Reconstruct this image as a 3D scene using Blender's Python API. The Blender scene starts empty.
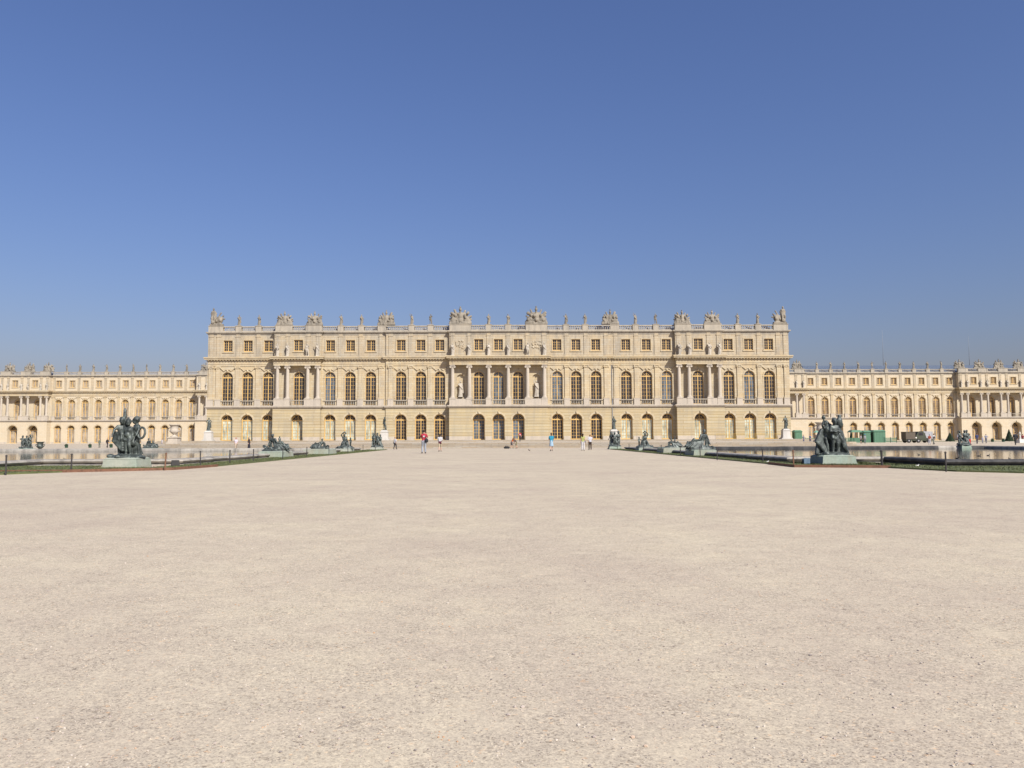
import bpy, bmesh, math, random
import numpy as np
from mathutils import Vector, Matrix
R = math.radians
random.seed(7)
scene = bpy.context.scene
COL = scene.collection

# ------------------------------------------------------------------ camera model (for turning photo positions into ground points)
FPX, EYE, HORX, HORY = 796.0, 1.1, 498.5, 439.0
PITCH = math.atan(55 / FPX)
def horizon(px): return HORY + (HORX - px) * 0.0035
def at(px, py, z=0.0):
    d = (EYE - z) * FPX / (py - horizon(px))
    return Vector(((px - HORX) * d / FPX, d, z))
def atd(px, d, z=0.0): return Vector(((px - HORX) * d / FPX, d, z))

# ------------------------------------------------------------------ materials
def new_mat(name):
    m = bpy.data.materials.new(name); m.use_nodes = True
    nt = m.node_tree; b = nt.nodes['Principled BSDF']
    return m, nt, b
def N(nt, t, **kw):
    n = nt.nodes.new(t)
    for k, v in kw.items(): setattr(n, k, v)
    return n
def L(nt, a, b): nt.links.new(a, b)
def pos(nt): return N(nt, 'ShaderNodeNewGeometry').outputs['Position']
def mapped(nt, src, scale):
    mp = N(nt, 'ShaderNodeMapping'); mp.inputs['Scale'].default_value = scale; L(nt, src, mp.inputs['Vector']); return mp.outputs['Vector']
def noise(nt, vec, scale, detail=4, rough=.55):
    n = N(nt, 'ShaderNodeTexNoise'); n.inputs['Scale'].default_value = scale; n.inputs['Detail'].default_value = detail; n.inputs['Roughness'].default_value = rough
    L(nt, vec, n.inputs['Vector']); return n.outputs['Fac']
def ramp(nt, fac, stops):
    r = N(nt, 'ShaderNodeValToRGB'); e = r.color_ramp.elements
    while len(e) < len(stops): e.new(.5)
    for el, (p, c) in zip(e, stops): el.position = p; el.color = (*c, 1) if len(c) == 3 else c
    L(nt, fac, r.inputs['Fac']); return r.outputs['Color']
def mix(nt, a, b, fac, mode='MIX'):
    m = N(nt, 'ShaderNodeMix', data_type='RGBA', blend_type=mode)
    for sock, v in ((m.inputs[0], fac), (m.inputs[6], a), (m.inputs[7], b)):
        if isinstance(v, (int, float)): sock.default_value = v
        elif isinstance(v, tuple): sock.default_value = (*v, 1)
        else: L(nt, v, sock)
    return m.outputs[2]
def bump(nt, b, h, strength, dist):
    n = N(nt, 'ShaderNodeBump'); n.inputs['Strength'].default_value = strength; n.inputs['Distance'].default_value = dist
    L(nt, h, n.inputs['Height']); L(nt, n.outputs['Normal'], b.inputs['Normal'])
def g(v): return (v, v, v)

def stone_mat(name, c1, c2, stain, course=None, mortar=(.25, .19, .11), stain_amt=.5, rough=.85, bl=1.25, tone=.1, fine_amt=.15, band=0):
    m, nt, b = new_mat(name); P = pos(nt)
    base = mix(nt, c1, c2, ramp(nt, noise(nt, P, .35, 5), [(.35, g(0)), (.65, g(1))]))
    if course:
        sx = N(nt, 'ShaderNodeSeparateXYZ'); L(nt, P, sx.inputs[0])
        cx = N(nt, 'ShaderNodeCombineXYZ'); L(nt, sx.outputs['X'], cx.inputs['X']); L(nt, sx.outputs['Z'], cx.inputs['Y'])
        br = N(nt, 'ShaderNodeTexBrick'); L(nt, cx.outputs[0], br.inputs['Vector'])
        br.inputs['Scale'].default_value = 1; br.inputs['Brick Width'].default_value = bl; br.inputs['Row Height'].default_value = course[0]
        br.inputs['Mortar Size'].default_value = course[1]; br.inputs['Mortar Smooth'].default_value = .2; br.inputs['Bias'].default_value = 0
        br.inputs['Color1'].default_value = (1 - .5 * tone, 1 - 1.4 * tone, 1 - 2.6 * tone, 1); br.inputs['Color2'].default_value = (1 + .5 * tone, 1 + .7 * tone, 1 + 1.0 * tone, 1); br.inputs['Mortar'].default_value = (*[x / max(c1) for x in mortar], 1)
        base = mix(nt, base, br.outputs['Color'], 1.0, 'MULTIPLY')
        inv = N(nt, 'ShaderNodeMath', operation='SUBTRACT'); inv.inputs[0].default_value = 1; L(nt, br.outputs['Fac'], inv.inputs[1])
        bump(nt, b, inv.outputs[0], .6, course[1] * .7)
    else:
        bump(nt, b, noise(nt, P, 6, 5), .4, .03)
    streak = noise(nt, mapped(nt, P, (1.1, 1.1, .16)), 1.3, 6, .65)
    base = mix(nt, base, stain, ramp(nt, streak, [(.46, g(0)), (.76, g(stain_amt))]))
    if band: base = mix(nt, base, ramp(nt, noise(nt, mapped(nt, P, (.10, .1, 2.2)), 1.0, 4, .7), [(.3, g(1 - band)), (.7, g(1 + band * .5))]), 1.0, 'MULTIPLY')
    fine = noise(nt, P, 9, 5, .7)
    base = mix(nt, base, ramp(nt, fine, [(.3, g(1 - fine_amt)), (.7, g(1 + fine_amt * .7))]), 1.0, 'MULTIPLY')
    L(nt, base, b.inputs['Base Color']); b.inputs['Roughness'].default_value = rough
    b.inputs['Specular IOR Level'].default_value = .25
    return m
M = {}
M['rustic'] = stone_mat('golden_limestone_courses', (.462, .392, .248), (.422, .366, .252), (.30, .265, .20), (.62, .045), (.375, .31, .20), .6, bl=40, tone=.06, fine_amt=.10, band=.16)
M['ashlar'] = stone_mat('warm_ashlar', (.490, .412, .272), (.448, .385, .274), (.27, .24, .195), (.5, .02), (.42, .345, .232), .7, tone=.06, fine_amt=.06)
M['attic'] = stone_mat('attic_ashlar', (.440, .372, .262), (.395, .348, .265), (.23, .21, .175), (.5, .02), (.37, .31, .22), .85, tone=.05, fine_amt=.06)
M['pale'] = stone_mat('pale_limestone', (.475, .415, .335), (.435, .385, .315), (.28, .255, .22), None, stain_amt=.6)
M['parapet'] = stone_mat('weathered_parapet_stone', (.415, .365, .285), (.35, .315, .255), (.19, .175, .15), None, stain_amt=.8)
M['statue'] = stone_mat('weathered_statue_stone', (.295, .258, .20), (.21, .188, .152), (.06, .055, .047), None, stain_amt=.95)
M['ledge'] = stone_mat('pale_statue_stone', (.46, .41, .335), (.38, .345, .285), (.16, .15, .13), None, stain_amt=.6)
M['marble'] = stone_mat('white_marble', (.54, .515, .465), (.46, .44, .40), (.32, .30, .27), None, stain_amt=.5)
M['step'] = stone_mat('worn_step_stone', (.41, .365, .295), (.36, .32, .26), (.26, .235, .195), (.15, .02), (.22, .195, .16), .7, bl=1.8)
M['wingstone'] = stone_mat('wing_ashlar', (.545, .470, .345), (.505, .445, .335), (.41, .34, .26), (.5, .02), (.485, .395, .285), .35, tone=.03, fine_amt=.03)
M['rim'] = stone_mat('basin_marble', (.41, .375, .315), (.27, .25, .215), (.085, .08, .072), None, stain_amt=.95, rough=.7)
M['rim_dark'] = stone_mat('blackened_basin_marble', (.046, .046, .046), (.028, .028, .029), (.18, .17, .155), None, stain_amt=.5, rough=.75)
M['plinth'] = stone_mat('verdigris_washed_plinth', (.235, .30, .24), (.33, .335, .275), (.25, .21, .14), None, stain_amt=.8, rough=.7)

def flat(name, c, rough=.7, metal=0, vary=.2, scale=8, spec=.4):
    m, nt, b = new_mat(name); P = pos(nt)
    col = mix(nt, c, ramp(nt, noise(nt, P, scale, 4), [(.3, g(1 - vary)), (.7, g(1 + vary * .6))]), 1.0, 'MULTIPLY')
    L(nt, col, b.inputs['Base Color']); b.inputs['Roughness'].default_value = rough; b.inputs['Metallic'].default_value = metal
    b.inputs['Specular IOR Level'].default_value = spec
    return m
M['gilt'] = flat('ochre_window_paint', (.575, .375, .135), .55, 0, .15, 3)
M['slate'] = flat('blue_slate', (.10, .125, .165), .5, 0, .25, 2)
M['lead'] = flat('lead_grey', (.20, .22, .25), .6)
M['booth'] = flat('green_booth_paint', (.085, .185, .115), .5, 0, .12, 3)
M['booth_dark'] = flat('dark_green_booth_paint', (.02, .06, .035), .6)
M['tarp'] = flat('grey_tarpaulin', (.33, .33, .34), .55, 0, .25, 2)
M['olive'] = flat('olive_vehicle_paint', (.055, .062, .038), .55, 0, .3, 2)
M['brown'] = flat('brown_vehicle_panel', (.10, .08, .058), .7, 0, .3, 3)
M['rubber'] = flat('black_rubber', (.02, .02, .02), .8)
M['lamp'] = flat('lamp_glass', (.75, .73, .66), .2)
M['iron'] = flat('dark_iron_post', (.055, .05, .048), .6, .3)
M['rust'] = flat('rusty_iron', (.17, .085, .05), .8, .1, .35, 10)
M['soil'] = flat('planter_dark', (.03, .035, .03), .8)
M['lightbox'] = flat('blue_grey_lamp_housing', (.13, .19, .25), .35, .2)
M['duck'] = flat('dark_feathers', (.035, .03, .027), .7)
M['whitebird'] = flat('white_feathers', (.72, .70, .67), .7)
M['skin'] = flat('skin', (.50, .30, .21), .55, 0, .08)
M['gold'] = flat('gilt_iron', (.55, .38, .10), .45, .3)
CL = {}
def cloth(c):
    if c not in CL: CL[c] = flat('cloth_%d' % len(CL), c, .85, 0, .12, 12, .2)
    return CL[c]

def bronze():
    m, nt, b = new_mat('patinated_bronze'); P = pos(nt)
    c = ramp(nt, noise(nt, P, 5, 6, .65), [(.30, (.022, .027, .025)), (.48, (.055, .065, .059)), (.62, (.115, .135, .12)), (.78, (.26, .31, .27))])
    L(nt, c, b.inputs['Base Color']); b.inputs['Metallic'].default_value = .25; b.inputs['Roughness'].default_value = .5
    bump(nt, b, noise(nt, P, 22, 5, .7), .5, .02)
    return m
M['bronze'] = bronze()

def glass(name, c, rough, curtain=None):
    m, nt, b = new_mat(name); P = pos(nt)
    n = noise(nt, mapped(nt, P, (1.6, .4, .55)), .9, 2)
    L(nt, ramp(nt, n, [(.35, tuple(x * .55 for x in c)), (.65, tuple(min(1, x * 1.35) for x in c))]), b.inputs['Base Color'])
    b.inputs['Roughness'].default_value = rough; b.inputs['Specular IOR Level'].default_value = .5
    bump(nt, b, noise(nt, P, 1.7, 2), .25, .03)
    return m
M['glass'] = glass('dark_window_glass', (.035, .035, .040), .06)
M['glass_blue'] = glass('window_glass_painted_sky_blue', (.10, .125, .15), .06)  # opaque pane; bluish sky reflection and through-view are put into its base colour
M['glass_blind'] = glass('glass_over_pale_blind', (.40, .42, .34), .25)
M['glass_brown'] = glass('glass_over_brown_curtain', (.15, .12, .10), .15)
M['glass_grey'] = glass('glass_over_grey_curtain', (.27, .25, .225), .2)

def gravel():
    m, nt, b = new_mat('pale_gravel'); P = pos(nt)
    big = noise(nt, mapped(nt, P, (.85, 1, 1)), .22, 6, .65)
    mid = noise(nt, P, 2.6, 9, .78)
    fine = noise(nt, P, 120, 3, .8)
    c = mix(nt, (.518, .450, .334), (.462, .391, .300), ramp(nt, big, [(.38, g(0)), (.62, g(1))]))
    c = mix(nt, c, ramp(nt, noise(nt, P, .8, 5, .6), [(.35, (1.05, 1.055, 1.03)), (.5, (1, 1, 1)), (.68, (.93, .915, .925))]), 1.0, 'MULTIPLY')
    loose = ramp(nt, mid, [(.40, g(0)), (.62, g(1))])          # loose grit lies here, trodden dust elsewhere
    c = mix(nt, c, (.405, .352, .275), N0(nt, loose, .42))
    for sc, lo, hi in ((150, .9, .42), (75, .8, .25)):
        v = N(nt, 'ShaderNodeTexVoronoi'); v.inputs['Scale'].default_value = sc; v.inputs['Randomness'].default_value = 1; L(nt, P, v.inputs['Vector'])
        stops = [(0, (.40, .38, .40)), (.14, (.70, .68, .69)), (.34, (.96, .96, .96)), (.72, (1.02, 1.01, 1.0)), (.9, (1.22, 1.2, 1.15)), (1, (1.35, 1.32, 1.28))] if sc > 100 else [(0, (.50, .47, .46)), (.06, (.72, .69, .67)), (.12, (1, 1, 1)), (.93, (1, 1, 1)), (.97, (1.3, 1.27, 1.22)), (1, (1.25, .95, .72))]
        gc = ramp(nt, sep(nt, v.outputs['Color']), stops)
        c = mix(nt, c, mix(nt, (1., 1., 1.), gc, N0(nt, loose, lo, hi)), 1.0, 'MULTIPLY')
    for sc, am in ((34, .13), (11, .07), (4.2, .04)):
        c = mix(nt, c, ramp(nt, noise(nt, P, sc, 3, .7), [(.32, (1 - am, 1 - am, 1 - am * .9)), (.68, (1 + am * .8, 1 + am * .8, 1 + am * .7))]), 1.0, 'MULTIPLY')
    c = mix(nt, c, ramp(nt, fine, [(.3, g(.90)), (.7, g(1.08))]), 1.0, 'MULTIPLY')
    L(nt, c, b.inputs['Base Color']); b.inputs['Roughness'].default_value = .95; b.inputs['Specular IOR Level'].default_value = .12
    bump(nt, b, fine, .22, .004)
    return m
def N0(nt, col, a, lo=0.0):
    r = N(nt, 'ShaderNodeMapRange'); L(nt, col, r.inputs['Value']); r.inputs['To Min'].default_value = lo; r.inputs['To Max'].default_value = a
    return r.outputs['Result']
def sep(nt, col):
    s = N(nt, 'ShaderNodeSeparateColor'); L(nt, col, s.inputs[0]); return s.outputs[0]
M['gravel'] = gravel()
M['pebble'] = None
def pebble():
    m, nt, b = new_mat('loose_pebbles'); P = pos(nt)
    v = N(nt, 'ShaderNodeTexVoronoi'); v.inputs['Scale'].default_value = 9; L(nt, P, v.inputs['Vector'])
    L(nt, ramp(nt, sep(nt, v.outputs['Color']), [(0, (.22, .19, .17)), (.3, (.36, .30, .26)), (.7, (.46, .40, .33)), (.94, (.48, .43, .36)), (1, (.45, .26, .14))]), b.inputs['Base Color'])
    b.inputs['Roughness'].default_value = .85
    return m
M['pebble'] = pebble()
def grassm():
    m, nt, b = new_mat('short_lawn'); P = pos(nt)
    L(nt, ramp(nt, noise(nt, P, 3, 6, .7), [(.3, (.055, .070, .022)), (.55, (.10, .115, .036)), (.75, (.16, .155, .06))]), b.inputs['Base Color'])
    b.inputs['Roughness'].default_value = .8
    bump(nt, b, noise(nt, P, 40, 4), .8, .03)
    return m
M['grass'] = grassm()
def leafm():
    m, nt, b = new_mat('clipped_yew'); P = pos(nt)
    L(nt, ramp(nt, noise(nt, P, 6, 4, .7), [(.3, (.012, .028, .012)), (.7, (.045, .075, .03))]), b.inputs['Base Color']); b.inputs['Roughness'].default_value = .7
    return m
M['leaf'] = leafm()
def waterm():
    m, nt, b = new_mat('still_water'); P = pos(nt)
    b.inputs['Base Color'].default_value = (.045, .042, .030, 1); b.inputs['Roughness'].default_value = .07; b.inputs['IOR'].default_value = 1.33
    bump(nt, b, noise(nt, mapped(nt, P, (1, 1, 1)), 2.2, 3), .06, .03)
    return m
M['water'] = waterm()

# ------------------------------------------------------------------ mesh building
class MB:
    def __init__(s): s.v = []; s.f = []
    def face(s, pts):
        k = len(s.v); s.v += [tuple(p) for p in pts]; s.f.append(tuple(range(k, k + len(pts))))
    def box(s, x0, x1, y0, y1, z0, z1):
        k = len(s.v)
        s.v += [(x, y, z) for z in (z0, z1) for (x, y) in ((x0, y0), (x1, y0), (x1, y1), (x0, y1))]
        for q in ((3, 2, 1, 0), (4, 5, 6, 7), (0, 1, 5, 4), (1, 2, 6, 5), (2, 3, 7, 6), (3, 0, 4, 7)): s.f.append(tuple(k + i for i in q))
    def frustum(s, x0, x1, y0, y1, z0, z1, ins):
        k = len(s.v)
        s.v += [(x0, y0, z0), (x1, y0, z0), (x1, y1, z0), (x0, y1, z0), (x0 + ins, y0 + ins, z1), (x1 - ins, y0 + ins, z1), (x1 - ins, y1 - ins, z1), (x0 + ins, y1 - ins, z1)]
        for q in ((3, 2, 1, 0), (4, 5, 6, 7), (0, 1, 5, 4), (1, 2, 6, 5), (2, 3, 7, 6), (3, 0, 4, 7)): s.f.append(tuple(k + i for i in q))
    def lathe(s, prof, c=(0, 0, 0), seg=12, cap=True):
        k = len(s.v); n = len(prof)
        for r, z in prof:
            for i in range(seg):
                a = 2 * math.pi * i / seg; s.v.append((c[0] + r * math.cos(a), c[1] + r * math.sin(a), c[2] + z))
        for j in range(n - 1):
            for i in range(seg):
                i2 = (i + 1) % seg; s.f.append((k + j * seg + i, k + j * seg + i2, k + (j + 1) * seg + i2, k + (j + 1) * seg + i))
        if cap:
            s.f.append(tuple(k + i for i in reversed(range(seg)))); s.f.append(tuple(k + (n - 1) * seg + i for i in range(seg)))
    def capsule(s, p0, r0, p1, r1, seg=10):
        p0, p1 = Vector(p0), Vector(p1); ax = p1 - p0; Ln = ax.length
        d = ax.normalized() if Ln > 1e-6 else Vector((0, 0, 1))
        u = d.orthogonal().normalized(); w = d.cross(u)
        prof = []
        for a in (-90, -60, -30, 0): prof.append((r0 * math.cos(R(a)), r0 * math.sin(R(a))))
        for a in (0, 30, 60, 90): prof.append((r1 * math.cos(R(a)), Ln + r1 * math.sin(R(a))))
        k = len(s.v); n = len(prof)
        for r, t in prof:
            r = max(r, 1e-5)
            for i in range(seg):
                a = 2 * math.pi * i / seg; q = p0 + d * t + u * (r * math.cos(a)) + w * (r * math.sin(a)); s.v.append(tuple(q))
        for j in range(n - 1):
            for i in range(seg):
                i2 = (i + 1) % seg; s.f.append((k + j * seg + i, k + j * seg + i2, k + (j + 1) * seg + i2, k + (j + 1) * seg + i))
        s.f.append(tuple(k + i for i in reversed(range(seg)))); s.f.append(tuple(k + (n - 1) * seg + i for i in range(seg)))
    def ell(s, c, r, seg=12, rings=8, rot=None):
        k = len(s.v); c = Vector(c)
        for j in range(rings + 1):
            t = -math.pi / 2 + math.pi * j / rings
            for i in range(seg):
                a = 2 * math.pi * i / seg
                p = Vector((r[0] * max(math.cos(t), 1e-4) * math.cos(a), r[1] * max(math.cos(t), 1e-4) * math.sin(a), r[2] * math.sin(t)))
                if rot: p = rot @ p
                s.v.append(tuple(c + p))
        for j in range(rings):
            for i in range(seg):
                i2 = (i + 1) % seg; s.f.append((k + j * seg + i, k + j * seg + i2, k + (j + 1) * seg + i2, k + (j + 1) * seg + i))
        s.f.append(tuple(k + i for i in reversed(range(seg)))); s.f.append(tuple(k + rings * seg + i for i in range(seg)))
    def tube(s, pts, r, seg=8):
        for a, b in zip(pts, pts[1:]): s.capsule(a, r, b, r, seg)
    def prism(s, outline, y0, y1):                     # outline in x,z counter-clockwise seen from -y
        n = len(outline); k = len(s.v)
        s.v += [(x, y0, z) for x, z in outline] + [(x, y1, z) for x, z in outline]
        s.f.append(tuple(k + i for i in range(n))); s.f.append(tuple(k + n + i for i in reversed(range(n))))
        for i in range(n):
            j = (i + 1) % n; s.f.append((k + j, k + i, k + n + i, k + n + j))
    def arch_ring(s, xc, zs, r0, r1, y0, y1, n=14, a0=0, a1=180):
        for i in range(n):
            A, B = R(a0 + (a1 - a0) * i / n), R(a0 + (a1 - a0) * (i + 1) / n)
            o = [(xc + r * math.cos(t), zs + r * math.sin(t)) for r, t in ((r0, A), (r1, A), (r1, B), (r0, B))]
            s.prism(o, y0, y1)
    def mesh(s, name, smooth=False):
        me = bpy.data.meshes.new(name); me.from_pydata(s.v, [], s.f); me.validate(); me.update()
        if smooth: me.polygons.foreach_set('use_smooth', [True] * len(me.polygons))
        return me
    def build(s, name, mat, parent=None, smooth=False, loc=None):
        return put(name, s.mesh(name, smooth), mat, parent, loc)
def put(name, me, mat=None, parent=None, loc=None, rz=0, sc=None):
    o = bpy.data.objects.new(name, me); COL.objects.link(o)
    if mat is not None and me is not None and len(me.materials) == 0: me.materials.append(mat)
    if parent: o.parent = parent
    if loc is not None: o.location = loc
    o.rotation_euler.z = rz
    if sc is not None: o.scale = (sc, sc, sc) if isinstance(sc, (int, float)) else sc
    return o
def tag(o, label, cat, group=None):
    o['label'] = label; o['category'] = cat
    if group: o['group'] = group
    return o
def struct(o): o['kind'] = 'structure'; return o
def empty(name, loc, rz=0):
    o = bpy.data.objects.new(name, None); COL.objects.link(o); o.location = loc; o.rotation_euler.z = rz; o.empty_display_size = .3; return o

def remesh(mb, name, voxel, smooth=4, extra=None, noise_amt=0):
    me = mb.mesh('tmp'); o = bpy.data.objects.new('tmp', me); COL.objects.link(o)
    m = o.modifiers.new('r', 'REMESH'); m.mode = 'VOXEL'; m.voxel_size = voxel
    if smooth:
        k = o.modifiers.new('s', 'SMOOTH'); k.iterations = smooth; k.factor = .5
    dg = bpy.context.evaluated_depsgraph_get(); dg.update()
    out = bpy.data.meshes.new_from_object(o.evaluated_get(dg)); out.name = name
    bpy.data.objects.remove(o); bpy.data.meshes.remove(me)
    if extra is not None:
        bm = bmesh.new(); bm.from_mesh(out); t = extra.mesh('t'); bm.from_mesh(t); bm.to_mesh(out); bm.free(); bpy.data.meshes.remove(t)
    out.polygons.foreach_set('use_smooth', [True] * len(out.polygons)); out.materials.clear()
    return out

# ------------------------------------------------------------------ figures
def base_joints():
    J = dict(pelvis=(0, 0, .52), waist=(0, 0, .61), chest=(0, -.005, .73), neck=(0, .005, .825), head=(0, -.008, .925))
    for s, k in ((-1, 'l'), (1, 'r')):
        J[k + 'sho'] = (.1 * s, 0, .795); J[k + 'elb'] = (.13 * s, .015, .635); J[k + 'wri'] = (.135 * s, -.03, .49)
        J[k + 'hip'] = (.05 * s, 0, .51); J[k + 'kne'] = (.055 * s, -.01, .285); J[k + 'ank'] = (.058 * s, .012, .045); J[k + 'toe'] = (.07 * s, -.075, .016)
    return J
POSE = {
    'stand': {}, 'contra': dict(rkne=(.07, -.05, .29), rank=(.075, .03, .05), rtoe=(.10, -.04, .016), pelvis=(-.012, 0, .52)),
    'walk': dict(lkne=(-.05, -.075, .29), lank=(-.05, -.10, .06), ltoe=(-.055, -.18, .03), rkne=(.05, .02, .285), rank=(.05, .12, .075), rtoe=(.055, .055, .02),
                 lelb=(-.13, .05, .64), lwri=(-.12, .05, .49), relb=(.13, -.03, .635), rwri=(.115, -.13, .52)),
    'camera': dict(lelb=(-.15, -.07, .68), lwri=(-.05, -.155, .84), relb=(.15, -.07, .68), rwri=(.05, -.155, .84)),
    'hips': dict(lelb=(-.2, .05, .66), lwri=(-.09, -.04, .56), relb=(.2, .05, .66), rwri=(.09, -.04, .56)),
    'fold': dict(lelb=(-.14, -.03, .64), lwri=(.03, -.11, .66), relb=(.14, -.03, .63), rwri=(-.03, -.12, .64)),
    'point': dict(lelb=(-.17, -.05, .72), lwri=(-.16, -.09, .86)),
    'raise': dict(relb=(.17, -.02, .90), rwri=(.13, -.03, 1.05)),
    'raisel': dict(lelb=(-.17, -.02, .90), lwri=(-.14, -.03, 1.05)),
    'reach': dict(lelb=(-.17, -.10, .70), lwri=(-.16, -.20, .78)),
    'stoop': dict(chest=(0, -.11, .69), neck=(0, -.17, .77), head=(0, -.21, .85), lsho=(-.1, -.14, .75), rsho=(.1, -.14, .75), lelb=(-.12, -.16, .6), lwri=(-.10, -.2, .47), relb=(.12, -.16, .6), rwri=(.10, -.2, .47),
                  waist=(0, -.04, .60), lkne=(-.055, -.06, .285), rank=(.058, .08, .06), rkne=(.055, -.0, .285)),
}
def joints(*poses):
    J = base_joints()
    for p in poses: J.update(POSE[p] if isinstance(p, str) else p)
    return J
def S(J, k, h): return Vector(J[k]) * h
def torso(mb, J, h, k=1.0, add=0.0):
    P = lambda n: Vector(J[n]) * h
    ls, rs, lh, rh = P('lsho'), P('rsho'), P('lhip'), P('rhip'); pe, wa, ch, ne = P('pelvis'), P('waist'), P('chest'), P('neck')
    r = lambda v: v * h * k + add
    side = (rs - ls).normalized()
    for s in (-1, 1):
        mb.capsule(pe + side * (.038 * h * s), r(.052), wa + side * (.032 * h * s), r(.046))
        mb.capsule(wa + side * (.032 * h * s), r(.046), ch + side * (.045 * h * s), r(.054))
        mb.capsule(ch + side * (.045 * h * s), r(.054), (ls if s < 0 else rs) * .8 + ch * .2, r(.036))
    mb.capsule(ls, r(.032), rs, r(.032)); mb.capsule(ch, r(.05), ne, r(.03))
def leg(mb, J, h, s, k=1.0, add=0.0, upto=1.0, foot=True):
    P = lambda n: Vector(J[s + n]) * h
    r = lambda v: v * h * k + add
    mb.capsule(P('hip'), r(.052), P('kne'), r(.034))
    e = P('kne').lerp(P('ank'), upto)
    mid = P('kne').lerp(e, .35) + Vector((0, .006 * h, 0))
    mb.capsule(P('kne'), r(.033), mid, r(.034)); mb.capsule(mid, r(.034), e, r(.021) if add == 0 else r(.026))
    if foot:
        mb.capsule(P('ank') + Vector((0, .012 * h, -.015 * h)), r(.024), P('toe'), r(.016))
def arm(mb, J, h, s, k=1.0, add=0.0, upto=2.0):
    P = lambda n: Vector(J[s + n]) * h
    r = lambda v: v * h * k + add
    e = P('sho').lerp(P('elb'), min(1, upto)); mb.capsule(P('sho'), r(.029), e, r(.023))
    if upto > 1:
        e2 = P('elb').lerp(P('wri'), upto - 1); mb.capsule(P('elb'), r(.023), e2, r(.0155))
def hand(mb, fin, J, h, s, curl=.5):
    wr, el = Vector(J[s + 'wri']) * h, Vector(J[s + 'elb']) * h
    d = (wr - el).normalized(); sd = Vector((1 if s == 'r' else -1, 0, 0)); n = d.cross(sd)
    n = n.normalized() if n.length > .1 else Vector((0, -1, 0)); w = n.cross(d).normalized()
    palm = wr + d * (.030 * h); mb.capsule(wr, .014 * h, palm, .017 * h)
    for i, ln in enumerate((.036, .043, .040, .031)):
        b = palm + w * ((i - 1.5) * .0085 * h) + d * .008 * h
        m1 = b + (d * math.cos(curl * .6) + n * math.sin(curl * .6)) * ln * h * .55
        m2 = m1 + (d * math.cos(curl * 1.7) + n * math.sin(curl * 1.7)) * ln * h * .5
        fin.capsule(b, .0052 * h, m1, .0047 * h, 6); fin.capsule(m1, .0047 * h, m2, .004 * h, 6)
    t0 = wr + d * .012 * h - w * .012 * h; t1 = t0 - w * .016 * h + d * .016 * h; t2 = t1 + d * .018 * h + n * .008 * h
    fin.capsule(t0, .0062 * h, t1, .0056 * h, 6); fin.capsule(t1, .0056 * h, t2, .0045 * h, 6)
def head(mb, J, h, k=1.0, face=True, yaw=0):
    c = Vector(J['head']) * h; q = Matrix.Rotation(yaw, 3, 'Z'); hh = h * k
    mb.capsule(Vector(J['neck']) * h, .028 * hh, c + Vector((0, .01 * hh, -.03 * hh)), .028 * hh)
    mb.ell(c + Vector((0, .004 * hh, .008 * hh)), (.047 * hh, .058 * hh, .060 * hh), rot=q)
    mb.ell(c + q @ Vector((0, -.018 * hh, -.030 * hh)), (.034 * hh, .040 * hh, .036 * hh), rot=q)
    if face:
        mb.capsule(c + q @ Vector((0, -.055 * hh, .006 * hh)), .006 * hh, c + q @ Vector((0, -.066 * hh, -.013 * hh)), .009 * hh, 6)
        mb.capsule(c + q @ Vector((-.02 * hh, -.052 * hh, .016 * hh)), .007 * hh, c + q @ Vector((.02 * hh, -.052 * hh, .016 * hh)), .007 * hh, 6)
        mb.capsule(c + q @ Vector((-.012 * hh, -.054 * hh, -.034 * hh)), .005 * hh, c + q @ Vector((.012 * hh, -.054 * hh, -.034 * hh)), .005 * hh, 6)
        for s in (-1, 1): mb.ell(c + q @ Vector((.048 * s * hh, .006 * hh, 0)), (.008 * hh, .012 * hh, .018 * hh), 6, 4)

def full_body(J, h, k=1.0, headk=1.0, yaw=0, mb=None):
    mb = mb or MB()
    torso(mb, J, h, k)
    for s in 'lr': leg(mb, J, h, s, k); arm(mb, J, h, s, k); hand(mb, mb, J, h, s)
    head(mb, J, h, headk, True, yaw)
    return mb
def xform(mb, mat, k0=0):
    mb.v[k0:] = [tuple(mat @ Vector(v)) for v in mb.v[k0:]]

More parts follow.
